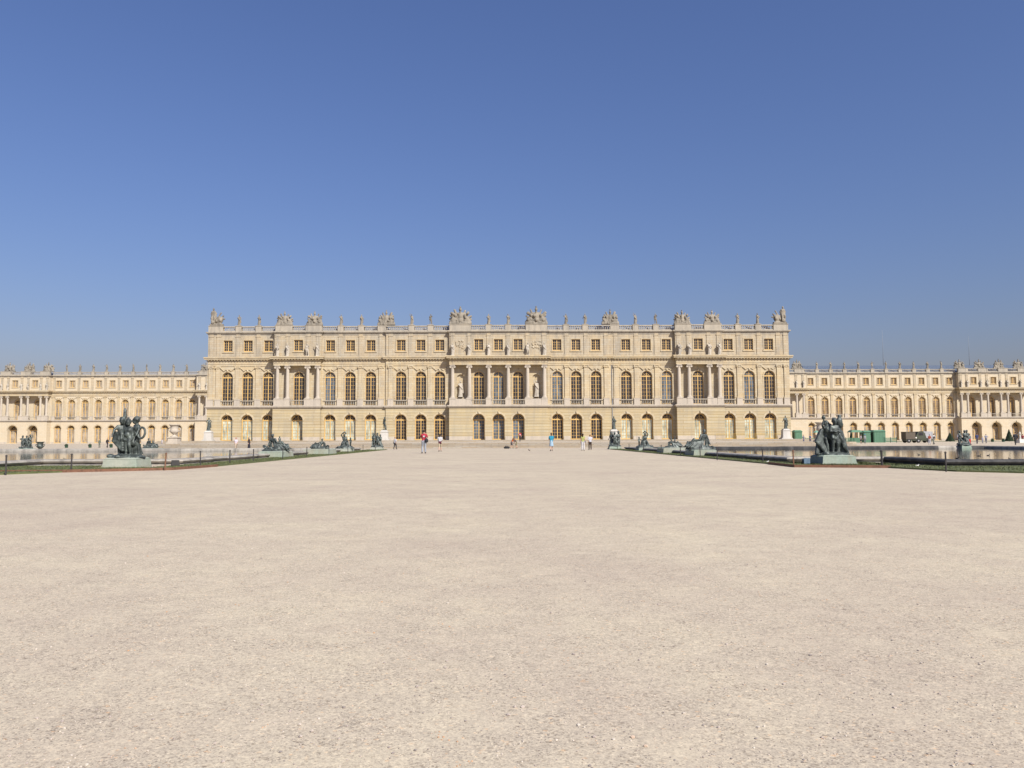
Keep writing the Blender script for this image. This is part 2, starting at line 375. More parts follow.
def statue_mesh(seed, poses, robe=True, h=1.0, voxel=.016, attr=None, yaw=0.0):
    rnd = random.Random(seed); J = joints(*poses); mb = full_body(J, h, 1.1, 1.05, yaw)
    if robe:
        n = 15
        for i in range(n):
            a = 2 * math.pi * (i + rnd.random() * .6) / n; ra = .10 + rnd.random() * .035; rb = .055
            x1, y1 = ra * math.cos(a) * h, ra * .8 * math.sin(a) * h
            mb.capsule((rb * math.cos(a) * h, rb * .8 * math.sin(a) * h, (.58 + rnd.random() * .04) * h), .022 * h, (x1 + rnd.uniform(-.02, .02) * h, y1, .02 * h), (.017 + .012 * rnd.random()) * h, 7)
        for i in range(4):                              # a mantle slung across the body
            mb.capsule((-.09 * h, (-.05 - .01 * i) * h, (.80 - .03 * i) * h), .02 * h, (.10 * h, (-.055 - .01 * i) * h, (.58 - .035 * i) * h), .022 * h, 7)
        for i in range(3): mb.capsule(((.11 + .015 * i) * h, .03 * h, .62 * h), .02 * h, ((.12 + .03 * i) * h, .04 * h, .22 * h), .018 * h, 7)
    else:
        mb.capsule((.11 * h, .05 * h, 0), .05 * h, (.10 * h, .05 * h, .34 * h), .035 * h)
        for i in range(4): mb.capsule((-.08 * h, -.05 * h, (.54 - .02 * i) * h), .02 * h, (.11 * h, -.01 * h, (.50 - .03 * i) * h), .022 * h)
    if attr == 'staff': mb.capsule((Vector(J['rwri']) * h) + Vector((0, -.02, -.45 * h)), .012 * h, (Vector(J['rwri']) * h) + Vector((0, -.02, .2 * h)), .014 * h)
    if attr == 'urn': mb.ell((.17 * h, -.05 * h, .62 * h), (.05 * h, .05 * h, .08 * h))
    if attr == 'wing':
        for s in (-1, 1): mb.capsule((.05 * s * h, .06 * h, .76 * h), .03 * h, (.2 * s * h, .1 * h, .55 * h), .03 * h)
    mb.frustum(-.15 * h, .15 * h, -.13 * h, .13 * h, -.035 * h, .015 * h, .01 * h)
    return remesh(mb, 'stone_figure', voxel, 2)

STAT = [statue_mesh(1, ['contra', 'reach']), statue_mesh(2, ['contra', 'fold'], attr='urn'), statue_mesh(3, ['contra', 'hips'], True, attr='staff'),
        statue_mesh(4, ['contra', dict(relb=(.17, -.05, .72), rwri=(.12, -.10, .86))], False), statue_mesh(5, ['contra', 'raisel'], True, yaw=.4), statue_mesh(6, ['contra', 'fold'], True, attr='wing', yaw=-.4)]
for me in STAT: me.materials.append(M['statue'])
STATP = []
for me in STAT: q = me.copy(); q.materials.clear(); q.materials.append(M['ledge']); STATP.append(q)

def trophy_mesh(seed, w=1.25, tall=0.0):
    rnd = random.Random(seed); mb = MB()
    mb.ell((0, .04, .36), (.40, .12, .34)); mb.ell((0, 0, .43), (.15, .13, .22)); mb.ell((0, 0, .22), (.20, .16, .18)); mb.capsule((0, 0, .6), .06, (0, 0, .74), .055)
    mb.ell((0, -.01, .83), (.085, .10, .10)); mb.capsule((0, .08, .86), .03, (0, -.05, .97 + tall), .035); mb.ell((0, .02, .985 + tall), (.05, .09, .035))
    for s in (-1, 1):
        mb.capsule((.1 * s, 0, .55), .05, (.22 * s, 0, .38), .05)
        for i, a in enumerate((24, 42, 62, 80)):
            a = R(a + rnd.uniform(-6, 6)); ln = (.86, .84, .74, .62)[i] * (1 + rnd.uniform(-.08, .08)); d = Vector((math.sin(a) * s * w * .8, rnd.uniform(-.1, .15), math.cos(a)))
            p0 = Vector((.05 * s, .05, .18)); e = p0 + d * ln * .8
            mb.capsule(p0, .022, e, .02, 6); mb.capsule(p0 + d * ln * .35, .07 + .04 * rnd.random(), e, .045 + .045 * rnd.random(), 7)
            mb.ell(e, (.05, .04, .06), 6, 4)
        mb.ell((.36 * s, -.08, .22), (.17, .06, .20), rot=Matrix.Rotation(-.35 * s, 3, 'Y')); mb.ell((.50 * s, -.02, .12), (.13, .10, .13))
        mb.capsule((.15 * s, -.12, .10), .06, (.60 * s, -.10, .05), .05); mb.ell((.26 * s, -.1, .48), (.08, .08, .10), 8, 6)
    for i in range(20):
        mb.ell((rnd.uniform(-.5, .5), rnd.uniform(-.16, .02), rnd.uniform(.04, .62)), (rnd.uniform(.05, .1),) * 3, 7, 5)
    mb.box(-.62, .62, -.17, .17, -.02, .07)
    me = remesh(mb, 'trophy', .022, 1); me.materials.append(M['statue']); return me
TROPHY = [trophy_mesh(11), trophy_mesh(12, 1.15), trophy_mesh(13, 1.1, .02)]
def corner_trophy():
    J = joints('contra', 'hips', dict(lkne=(-.1, -.15, .4), rkne=(.1, -.17, .4), lank=(-.1, -.15, .14), rank=(.1, -.17, .14), ltoe=(-.1, -.22, .1), rtoe=(.1, -.24, .1)))
    mb = full_body(J, 1.0, 1.45, 1.25); mb.ell((0, .05, .5), (.2, .14, .35)); xform(mb, Matrix.Translation((-.16, 0, .05)))
    rnd = random.Random(4)
    mb.box(-.38, .52, -.17, .17, -.02, .10); mb.ell((-.14, .05, .3), (.2, .16, .3))
    for i in range(12): mb.ell((rnd.uniform(-.3, .45), rnd.uniform(-.15, .1), rnd.uniform(.1, .45)), (rnd.uniform(.07, .13),) * 3, 7, 5)
    for a in (35, 58, 76):
        d = Vector((math.sin(R(a)), 0, math.cos(R(a)))); mb.capsule((0, 0, .25), .03, Vector((0, 0, .25)) + d * .62, .05)
    mb.ell((.22, 0, .30), (.26, .13, .26)); mb.ell((.30, -.08, .28), (.16, .07, .2)); mb.ell((.42, 0, .42), (.10, .08, .12))
    me = remesh(mb, 'corner_trophy', .022, 1); me.materials.append(M['statue']); return me
CORNER = corner_trophy()

# ---- bronzes
def putto(mb, loc, rz, h, poses, yaw=0, lean=0):
    k0 = len(mb.v); J = joints(*poses)
    J['head'] = tuple(Vector(J['head']) + Vector((0, -.01, .03)))
    full_body(J, h, 1.5, 1.62, yaw, mb)
    c = Vector(J['head']) * h; rnd = random.Random(int(h * 100) + int(rz * 10))
    for i in range(16):                                  # curls
        a = rnd.uniform(0, 6.28); t = rnd.uniform(.1, 1.2); mb.ell(c + Vector((.075 * math.cos(a) * math.cos(t), .02 + .085 * math.sin(a) * math.cos(t) * (1 if math.sin(a) > 0 else .6), .015 + .09 * math.sin(t))) * h, (.022 * h,) * 3, 6, 4)
    mb.ell((0, -.055 * h, .6 * h), (.085 * h, .06 * h, .08 * h))
    for i in range(4): mb.capsule((-.09 * h, (-.04 - .01 * i) * h, (.54 - .03 * i) * h), .024 * h, (.10 * h, -.03 * h, (.49 - .03 * i) * h), .026 * h, 7)
    xform(mb, Matrix.Translation(loc) @ Matrix.Rotation(rz, 4, 'Z') @ Matrix.Rotation(lean, 4, 'X'), k0)
def mound(mb, rx, ry, z, seed, n=16):
    rnd = random.Random(seed)
    mb.ell((0, 0, 0), (rx, ry, z))
    for i in range(n):
        a = rnd.uniform(0, 6.28); q = rnd.uniform(.4, .95); mb.ell((rx * q * math.cos(a), ry * q * math.sin(a), rnd.uniform(0, z * .6)), (rnd.uniform(.06, .16), rnd.uniform(.06, .16), rnd.uniform(.04, .10)), 7, 5)
def cut_below(me, z):
    bm = bmesh.new(); bm.from_mesh(me); bmesh.ops.bisect_plane(bm, geom=bm.verts[:] + bm.edges[:] + bm.faces[:], plane_co=(0, 0, z), plane_no=(0, 0, -1), clear_outer=True)
    ed = [e for e in bm.edges if e.is_boundary]
    bmesh.ops.holes_fill(bm, edges=ed); bm.to_mesh(me); bm.free()
    me.polygons.foreach_set('use_smooth', [True] * len(me.polygons)); return me
def bronze_done(mb, name, voxel, sm=1):
    me = cut_below(remesh(mb, name, voxel, sm), 0.0); me.materials.append(M['bronze']); return me
def group_left():
    mb = MB(); mound(mb, .74, .62, .16, 3)
    putto(mb, (-.27, .02, .08), R(28), 1.52, ['contra', dict(lelb=(-.20, -.05, .70), lwri=(-.24, -.15, .58), relb=(.16, -.06, .9), rwri=(.15, -.1, 1.02))], yaw=-.3, lean=.08)
    putto(mb, (.07, -.14, .08), R(-8), 1.44, ['contra', dict(lelb=(-.17, -.03, .64), lwri=(-.15, -.10, .50))], yaw=.5)
    putto(mb, (.28, .16, .08), R(-40), 1.54, ['walk', dict(relb=(.22, -.05, .70), rwri=(.24, -.12, .56))], yaw=-.4)
    mb.capsule((-.10, -.08, 1.2), .05, (-.12, -.06, 1.78), .06); mb.capsule((-.12, -.06, 1.70), .075, (-.13, -.05, 1.95), .06); mb.capsule((-.13, -.05, 1.95), .055, (-.14, -.05, 2.07), .02)
    c = Vector((.56, -.02, 1.02)); p = [c + Vector((.15 * math.cos(R(a)), .05 * math.sin(R(a)), .23 * math.sin(R(a)))) for a in range(0, 361, 24)]
    mb.tube(p, .05, 7)
    for i in range(11):
        rnd = random.Random(i + 60); mb.capsule((-.42 + .075 * i, .10, .85), .07, (-.36 + .07 * i + rnd.uniform(-.1, .1), .13, .1), .06, 7)
    for i in range(6): mb.capsule((-.48 - .02 * i, -.10, 1.05 - .07 * i), .055, (-.15, -.16, .80 - .1 * i), .065, 7)
    mb.capsule((-.1, .05, 1.15), .16, (.2, .05, .6), .15)
    return bronze_done(mb, 'bronze_children', .022)
def group_right():
    mb = MB(); mound(mb, .74, .64, .16, 5)
    putto(mb, (.05, -.18, .08), R(5), 1.56, ['contra', 'fold'], yaw=-.3)
    putto(mb, (-.24, .08, .05), R(30), 1.48, ['walk', dict(lelb=(-.24, -.06, .90), lwri=(-.20, -.10, 1.10), relb=(.15, -.10, .7), rwri=(.07, -.15, .72))], yaw=.3)
    putto(mb, (.27, .10, .08), R(-25), 1.48, ['contra', 'raise'], yaw=.4)
    mb.ell((-.43, -.16, 1.74), (.09, .09, .10)); mb.ell((.36, -.02, 1.52), (.15, .12, .26)); mb.ell((.38, .0, 1.78), (.09, .08, .10)); mb.ell((-.12, .05, 1.15), (.26, .18, .34)); mb.ell((.2, .05, .95), (.30, .2, .4))
    for i in range(16):
        rnd = random.Random(i + 90); mb.capsule((-.55 + .07 * i, .12, 1.0 + .12 * math.sin(i)), .085, (-.72 + .09 * i + rnd.uniform(-.1, .1), .10 + rnd.uniform(-.2, .1), .08), .08, 7)
    for i in range(9): mb.capsule((-.50, -.04, 1.15 - .08 * i), .09, (-.78 + .05 * i, -.12, .62 - .06 * i), .085, 7)
    for i in range(5): mb.capsule((.30 + .03 * i, -.10, .95 - .05 * i), .07, (.52 + .04 * i, -.08, .35 - .05 * i), .075, 7)
    mb.capsule((-.2, .0, 1.2), .2, (.2, .0, .6), .2)
    return bronze_done(mb, 'bronze_children', .022)
def group_far(seed):
    rnd = random.Random(seed); mb = MB(); mound(mb, .7, .6, .22, seed)
    for i, (x, y) in enumerate(((-.36, .05), (.02, -.12), (.38, .1))):
        putto(mb, (x, y, .1), rnd.uniform(-.8, .8), 1.3 + rnd.uniform(-.08, .12), ['contra', rnd.choice(['raise', 'raisel', 'fold', 'reach'])], yaw=rnd.uniform(-.6, .6))
    for i in range(10): mb.capsule((-.5 + .1 * i, .1, .7), .05, (-.55 + .12 * i + rnd.uniform(-.1, .1), rnd.uniform(-.3, .2), .1), .06, 7)
    return bronze_done(mb, 'bronze_children', .032)
def recliner(seed, child=True, mirror=1, k=1.0, tail=True, upright=0.0, bulk=2.25):
    rnd = random.Random(seed); mb = MB(); u = upright
    Jm = dict(pelvis=(0, 0, .36), waist=(-.08, 0, .52), chest=(-.16, -.02, .72 + u), neck=(-.21, -.03, .90 + u), head=(-.23, -.07, 1.06 + u),
              lsho=(-.38, .04, .82 + u), lelb=(-.52, .08, .56), lwri=(-.58, -.04, .32), rsho=(-.02, -.12, .84 + u), relb=(.12, -.22, .62), rwri=(.36, -.22, .58),
              lhip=(.04, .09, .34), lkne=(.52, .12, .46), lank=(.92, .05, .24), ltoe=(1.08, .0, .18), rhip=(.04, -.09, .34), rkne=(.46, -.16, .64), rank=(.76, -.16, .26), rtoe=(.92, -.20, .18))
    full_body(Jm, 1.0, bulk, 1.85, .5, mb)
    h0 = Vector(Jm['head'])
    for i in range(14):
        a = rnd.uniform(0, 6.28); t = rnd.uniform(.1, 1.3); mb.ell(h0 + Vector((.09 * math.cos(a) * math.cos(t), .03 + .10 * math.sin(a) * math.cos(t), .03 + .11 * math.sin(t))), (.035,) * 3, 6, 4)
    mb.ell((0, 0, .02), (1.0, .42, .26))
    for i in range(22): mb.ell((rnd.uniform(-.85, .9), rnd.uniform(-.3, .3), rnd.uniform(.0, .24)), (rnd.uniform(.08, .18), rnd.uniform(.06, .14), rnd.uniform(.06, .13)), 7, 5)
    for i in range(9): mb.capsule((-.12 + .06 * i, -.16, .50), .06, (.0 + .11 * i, -.30 + rnd.uniform(-.05, .05), .14), .055, 7)
    for i in range(7): mb.capsule((0 + .13 * i, .1, .46), .08, (.12 + .13 * i, -.12, .42 - .03 * i), .08, 7)
    for i in range(4): mb.capsule((-.40 + .02 * i, .08, .74 + u - .1 * i), .07, (-.5 + .05 * i, .1, .2), .07, 7)
    if tail:
        for i in range(7): mb.capsule((-.55, 0, .18), .07, (-.88 + rnd.uniform(-.1, .1), rnd.uniform(-.25, .25), .22 + rnd.uniform(0, .22)), .04, 6)
    if child: putto(mb, (.20, .14, .36), R(30), .66, ['contra', 'reach'], .4)
    if mirror < 0: mb.v = [(-x, y, z) for x, y, z in mb.v]; mb.f = [tuple(reversed(f)) for f in mb.f]
    mb.v = [(x * k, y * k, z * k) for x, y, z in mb.v]
    return bronze_done(mb, 'bronze_recliner', .024)
def nymph(seed, mirror=1):
    rnd = random.Random(seed); mb = MB(); mound(mb, .85, .5, .28, seed, 20)
    J = joints('contra', dict(pelvis=(0, 0, .36), waist=(0, 0, .46), chest=(-.02, -.02, .59), neck=(-.03, -.02, .69), head=(-.02, -.04, .79), lsho=(-.12, 0, .66), rsho=(.08, -.02, .66),
                              lelb=(-.20, -.05, .80), lwri=(-.10, -.06, .92), relb=(.15, -.06, .52), rwri=(.22, -.12, .42),
                              lhip=(-.05, 0, .35), rhip=(.05, 0, .35), lkne=(-.10, -.16, .32), rkne=(.14, -.14, .32), lank=(-.12, -.16, .09), rank=(.18, -.15, .09), ltoe=(-.13, -.24, .06), rtoe=(.22, -.21, .06)))
    full_body(J, 1.5, 1.6, 1.35, .3, mb)
    mb.capsule((-.15, -.09, 1.36), .06, (.0, -.06, 1.48), .05); mb.capsule((0, -.06, 1.46), .05, (.12, -.03, 1.32), .05)
    for i in range(9): mb.capsule((-.15 + .05 * i, -.12, .55), .06, (-.4 + .11 * i + rnd.uniform(-.06, .06), -.2, .12), .06, 7)
    mb.ell((0, .1, .35), (.36, .3, .4)); putto(mb, (.5, .1, .16), R(-30), .78, ['contra', 'reach'], -.4)
    if mirror < 0: mb.v = [(-x, y, z) for x, y, z in mb.v]; mb.f = [tuple(reversed(f)) for f in mb.f]
    return bronze_done(mb, 'bronze_nymph', .028)
BZ = dict(gl=group_left(), gr=group_right(), far1=group_far(21), far2=group_far(33), far3=group_far(47), far4=group_far(58),
          rl=recliner(3, True, 1, .98), rr=recliner(6, False, -1, 1.08, False, .06, 2.5), rs=recliner(9, False, -1, .85, True, -.12), rs2=recliner(12, True, 1, .85, False, -.2),
          ny=nymph(5), nyr=nymph(8, -1))

# ---- people
def person(loc, h, rz, label, top=(.6, .6, .6), bottom=(.1, .1, .12), legs='trousers', hair=(.03, .02, .015), poses=('stand',), sleeve=.9, hairlen=0, hat=None, bag=None, shoes=(.05, .04, .04), yaw=0, voxel=.02, print_=None, camera=False, group=None, apron=None):
    J = joints(*poses)
    body, fin = MB(), MB()
    torso(body, J, h, .95)
    for s in 'lr':
        leg(body, J, h, s, .95); arm(body, J, h, s); hand(body, fin, J, h, s)
    head(body, J, h, 1.0, True, yaw)
    o = put('person', remesh(body, 'person', voxel * .8, 3, fin), M['skin'], None, loc, rz)
    tag(o, label, 'person', group)
    sh = MB(); torso(sh, J, h, 1.0, .012); [arm(sh, J, h, s, 1.0, .012, sleeve) for s in 'lr']
    sh.v = [(x, y, max(z, .51 * h)) if legs != 'dress' else (x, y, z) for x, y, z in sh.v]
    put('shirt' if legs != 'dress' else 'bodice', remesh(sh, 'shirt', voxel, 3), cloth(top), o)
    lw = MB()
    if legs in ('trousers', 'shorts'):
        up = .93 if legs == 'trousers' else .08
        for s in 'lr': leg(lw, J, h, s, 1.02, .014, up, False)
        for s in (-1, 1): lw.capsule(Vector(J['pelvis']) * h + Vector((.036 * s * h, 0, 0)), .058 * h, Vector(J['pelvis']) * h + Vector((.034 * s * h, 0, .05 * h)), .055 * h)
        put(legs, remesh(lw, legs, voxel, 3), cloth(bottom), o)
    else:
        zb = .27 if legs == 'skirt' else .03
        p = Vector(J['pelvis']) * h; seg = 22; prof = [(.066, .60), (.082, .53), (.098, .45), (.108, .36)] + ([(.115, zb)] if legs == 'skirt' else [(.115, .25), (.125, .12), (.135, zb)])
        k0 = len(lw.v)
        for q, (r, z) in enumerate(prof):
            for i in range(seg):
                a = 2 * math.pi * i / seg; rr = r * h * (1 + (.07 * q / len(prof)) * math.sin(a * 7)); lw.v.append((p.x + rr * math.cos(a), p.y + rr * .85 * math.sin(a), z * h))
        for q in range(len(prof) - 1):
            for i in range(seg): lw.f.append((k0 + q * seg + i, k0 + q * seg + (i + 1) % seg, k0 + (q + 1) * seg + (i + 1) % seg, k0 + (q + 1) * seg + i))
        lw.build(legs if legs == 'skirt' else 'dress_skirt', cloth(bottom), o, True)
    if apron:
        ap = MB(); p = Vector(J['pelvis']) * h
        for s in (-1, 1): ap.capsule(p + Vector((.04 * s * h, 0, -.03 * h)), .068 * h, p + Vector((.036 * s * h, 0, .055 * h)), .060 * h)
        put('tied_jacket', remesh(ap, 'tied_jacket', voxel, 3), cloth(apron), o)
    hr = MB(); c = Vector(J['head']) * h
    hr.ell(c + Vector((0, .016 * h, .022 * h)), (.053 * h, .058 * h, .055 * h))
    if hairlen: hr.capsule(c + Vector((0, .04 * h, 0)), .042 * h, c + Vector((0, .055 * h, -.10 * h * hairlen)), .034 * h)
    put('hair', remesh(hr, 'hair', voxel, 3), cloth(hair), o)
    if hat:
        ht = MB(); ht.lathe([(.075, .028), (.078, .034), (.056, .04), (.054, .075), (.03, .09), (.002, .092)], (c.x, c.y + .005 * h, c.z), 14)
        ht.v = [(x, y, c.z + (z - c.z) * h) if False else (c.x + (x - c.x) * h, c.y + (y - c.y) * h, c.z + (z - c.z) * h) for x, y, z in ht.v]
        ht.build('cap', cloth(hat), o, True)
    for s in 'lr':
        sm = MB(); sm.capsule(Vector(J[s + 'ank']) * h + Vector((0, .012 * h, -.015 * h)), .029 * h, Vector(J[s + 'toe']) * h + Vector((0, -.005 * h, .002 * h)), .021 * h)
        sm.v = [(x, y, max(z, .002)) for x, y, z in sm.v]; sm.build('shoe', cloth(shoes), o, True)
    if bag:                                                # carried at the hip on a strap, worn like clothing
        bx, by, bz, bs, bc = bag
        b = MB(); b.ell((bx * h, by * h, bz * h), (.07 * h * bs, .05 * h * bs, .085 * h * bs)); b.tube([Vector((bx * h, by * h, (bz + .05) * h)), Vector((bx * .5 * h, by * h, .72 * h)), Vector((-bx * .45 * h, .0, .83 * h))], .008 * h, 6)
        t = b.build('shoulder_bag', cloth(bc), None, True); t.parent = o
    if camera:
        b = MB(); b.box(-.035 * h, .035 * h, -.19 * h, -.16 * h, .86 * h, .90 * h); b.lathe([(.018 * h, 0), (.018 * h, .03 * h)], (0, -.2 * h, .87 * h), 8)
        t = b.build('camera', M['rubber'], None); t.parent = o
    if print_:
        b = MB(); b.box(-.035 * h, .035 * h, .058 * h, .070 * h, .69 * h, .76 * h); b.build('shirt_print', cloth(print_), o)
    return o

# ------------------------------------------------------------------ palace parts
def wall(mb, x0, x1, z0, z1, ops, y, dep, back=True, n=12):
    """front sheet with openings (xc, w, zb, zt, arched) and their reveals"""
    ops = sorted(ops); x = x0
    q = lambda a, b, c, d: mb.face([(a, y, c), (b, y, c), (b, y, d), (a, y, d)])
    for xc, w, zb, zt, ar in ops:
        a, b = xc - w / 2, xc + w / 2
        if a > x: q(x, a, z0, z1)
        if zb > z0: q(a, b, z0, zb)
        zs = zt - w / 2 if ar else zt
        top = [(xc - w / 2 * math.cos(math.pi * i / n), zs + w / 2 * math.sin(math.pi * i / n)) for i in range(n + 1)] if ar else [(a, zt), (b, zt)]
        for (xa, za), (xb, zb2) in zip(top, top[1:]): mb.face([(xa, y, za), (xb, y, zb2), (xb, y, z1), (xa, y, z1)])
        path = [(a, zb)] + top + [(b, zb)]
        for (xa, za), (xb, zb2) in zip(path, path[1:]): mb.face([(xa, y, za), (xa, y + dep, za), (xb, y + dep, zb2), (xb, y, zb2)])
        mb.face([(a, y, zb), (b, y, zb), (b, y + dep, zb), (a, y + dep, zb)])
        x = b
    if x < x1: q(x, x1, z0, z1)

def window_mesh(w, h, arched, cols, rows, bar=.045, main=.16, f=.13):
    """timber frame with glazing bars, the glass behind it and the stone surround; local origin at bottom centre, frame front at y=0"""
    mb = MB(); zs = h - w / 2 if arched else h
    mb.box(-w / 2, -w / 2 + f, 0, .09, 0, zs); mb.box(w / 2 - f, w / 2, 0, .09, 0, zs); mb.box(-w / 2 + f, w / 2 - f, .002, .088, 0, .2)
    if arched:
        mb.arch_ring(0, zs, w / 2 - f, w / 2, 0, .09, 14); mb.box(-w / 2 + f, w / 2 - f, -.01, .10, zs - .10, zs + .14)
        mb.box(-.06, .06, .002, .088, zs + .14, h - f)
        for a in (45, 135):
            d = Vector((math.cos(R(a)), 0, math.sin(R(a)))); pr = Vector((-d.z, 0, d.x)) * bar / 2; p0 = Vector((0, 0, zs)) + d * .1; p1 = Vector((0, 0, zs)) + d * (w / 2 - f / 2)
            mb.prism([(p.x, p.z) for p in (p0 - pr, p1 - pr, p1 + pr, p0 + pr)], .02, .07)
        mb.arch_ring(0, zs, w * .26, w * .26 + bar, .02, .07, 10)
    else: mb.box(-w / 2 + f, w / 2 - f, .002, .088, h - f, h)
    top = zs - (.10 if arched else f)
    mb.box(-main / 2, main / 2, -.012, .10, .2, top)
    for s in (-1, 1):
        xa, xb = sorted((s * main / 2, s * (w / 2 - f)))
        for i in range(1, cols): xx = xa + (xb - xa) * i / cols; mb.box(xx - bar / 2, xx + bar / 2, .02, .07, .2, top)
        for j in range(1, rows): zz = .2 + (top - .2) * j / rows; mb.box(xa, xb, .024, .066, zz - bar / 2, zz + bar / 2)
    gl = MB()
    if arched: o = [(-w / 2 + .05, .05), (w / 2 - .05, .05)] + [((w / 2 - .05) * math.cos(math.pi * i / 14), zs + (w / 2 - .05) * math.sin(math.pi * i / 14)) for i in range(15)]
    else: o = [(-w / 2 + .05, .05), (w / 2 - .05, .05), (w / 2 - .05, h - .05), (-w / 2 + .05, h - .05)]
    gl.prism(o, .074, .095)
    return mb, gl
def surround_mesh(kind, w, h, rec):
    """moulded stone round an opening whose wall face lies rec in front of the frame"""
    m = MB(); zs = h - w / 2; y = -rec
    if kind in ('ground', 'wide', 'broad'):
        m.arch_ring(0, zs, w / 2 + .03, w / 2 + .42, y - .05, y + .1, 12); m.box(-.2, .2, y - .18, y + .1, h - .05, h + .55); m.ell((0, y - .2, h + .28), (.16, .14, .24), 8, 6)
    elif kind == 'first':
        m.arch_ring(0, zs, w / 2 + .02, w / 2 + .28, y - .09, y + .06, 12)
        for g2 in (-1, 1):
            a, b = sorted((g2 * (w / 2 + .02), g2 * (w / 2 + .28))); m.box(a, b, y - .07, y + .06, 1.4, zs - .2); m.box(a - .04, b + .04, y - .12, y + .06, zs - .2, zs)
        m.box(-.17, .17, y - .2, y + .06, h - .02, h + .5); m.ell((0, y - .2, h + .25), (.17, .14, .25), 8, 6)
    else:
        m.box(-1.2, -.985, y - .08, y + .05, -.2, h + .2); m.box(.985, 1.2, y - .08, y + .05, -.2, h + .2); m.box(-.985, .985, y - .08, y + .05, h + .005, h + .2); m.box(-1.3, 1.3, y - .14, y + .05, -.22, -.005)
    return m.mesh('surround')
def swag_mesh(rec):
    m = MB()
    for q in (-1, 1): m.tube([Vector((q * .35, -rec - .10, 7.9)), Vector((q * .8, -rec - .13, 7.62)), Vector((q * 1.35, -rec - .10, 8.05))], .09, 6)
    for q in (-1, 1): m.ell((q * 1.4, -rec - .1, 8.1), (.12, .1, .14), 7, 5); m.ell((q * .8, -rec - .12, 7.6), (.14, .1, .12), 7, 5)
    m.tube([Vector((-.37, -rec - .10, 7.9)), Vector((0, -rec - .12, 7.82)), Vector((.37, -rec - .10, 7.9))], .07, 6)
    return m.mesh('swag')
def balcony_mesh():
    m = MB(); m.box(-1.45, 1.45, -.16, .14, ZC - .42, ZC - .24); m.box(-1.45, 1.45, -.14, .12, ZP + .02, ZP + .16); balusters(m, -1.3, 1.3, -.01, ZP + .16, ZC - .42, .36)
    return m.mesh('balcony')
WM = {}
def window(kind, parent, x, y, z, h, rec, gmat, thick=False, swag=False):
    blind = gmat if gmat in ('glass_blind', 'glass_grey') and kind != 'attic' else None
    if blind: gmat = 'glass'
    w, ar, c, r = dict(ground=(2.5, True, 2, 6), wide=(2.6, True, 2, 6), broad=(3.5, True, 3, 6), first=(2.36, True, 2, 7), attic=(1.96, False, 2, 4))[kind]
    key = (kind, round(h, 3), round(rec, 3), thick)
    if key not in WM:
        fm, gl = window_mesh(w, h, ar, c, r, .05 if thick else .045, .24 if thick else .17, .13 if thick and kind == 'attic' else .19 if thick else (.17 if kind in ('ground', 'wide') else .11)); me = fm.mesh('window'); me.materials.append(M['gilt'])
        sm = surround_mesh(kind, w, h, rec); sm.materials.append(M['ashlar']); WM[key] = (me, gl, sm)
    me, gl, sm = WM[key]
    if key + (gmat,) not in WM: gm2 = gl.mesh('glass'); gm2.materials.append(M[gmat]); WM[key + (gmat,)] = gm2
    o = put('window', me, None, parent, (x, y, z)); put('glass', WM[key + (gmat,)], None, o); put('surround', sm, None, o)
    if blind:
        if key + ('blind',) not in WM: bl = MB(); bl.box(-w / 2 + .06, w / 2 - .06, .0705, .0732, .06, h - w / 2 - .02); q = bl.mesh('blind'); q.materials.append(M[blind]); WM[key + ('blind',)] = q
        put('blind', WM[key + ('blind',)], None, o)
    if swag:
        if ('swag', rec) not in WM: q = swag_mesh(rec); q.materials.append(M['ashlar']); WM['swag', rec] = q
        put('swag', WM['swag', rec], None, o)
    return o

def pilaster_mesh(w, z0, z1, proj, cap=True):
    mb = MB(); mb.box(-w / 2, w / 2, -proj, .0, z0 + .35, z1 - .6)
    mb.box(-w / 2 - .10, w / 2 + .10, -proj - .10, .0, z0, z0 + .2); mb.box(-w / 2 - .05, w / 2 + .05, -proj - .05, 0, z0 + .2, z0 + .35)
    if cap:
        mb.box(-w / 2 - .03, w / 2 + .03, -proj - .03, 0, z1 - .6, z1 - .12); mb.box(-w / 2 - .14, w / 2 + .14, -proj - .13, 0, z1 - .12, z1)
        for s in (-1, 1):
            k0 = len(mb.v); mb.lathe([(.05, -.02), (.19, 0), (.19, proj + .12), (.05, proj + .16)], (0, 0, 0), 10)
            mb.v[k0:] = [(s * (w / 2 + .02) + x, -z, z1 - .32 + y) for x, y, z in mb.v[k0:]]
        mb.tube([Vector((-w / 2, -proj - .05, z1 - .34)), Vector((0, -proj - .06, z1 - .5)), Vector((w / 2, -proj - .05, z1 - .34))], .07, 6)
    else:
        mb.box(-w / 2 - .08, w / 2 + .08, -proj - .06, 0, z1 - .6, z1 - .45); mb.box(-w / 2, w / 2, -proj, 0, z1 - .45, z1)
    return mb.mesh('pilaster')
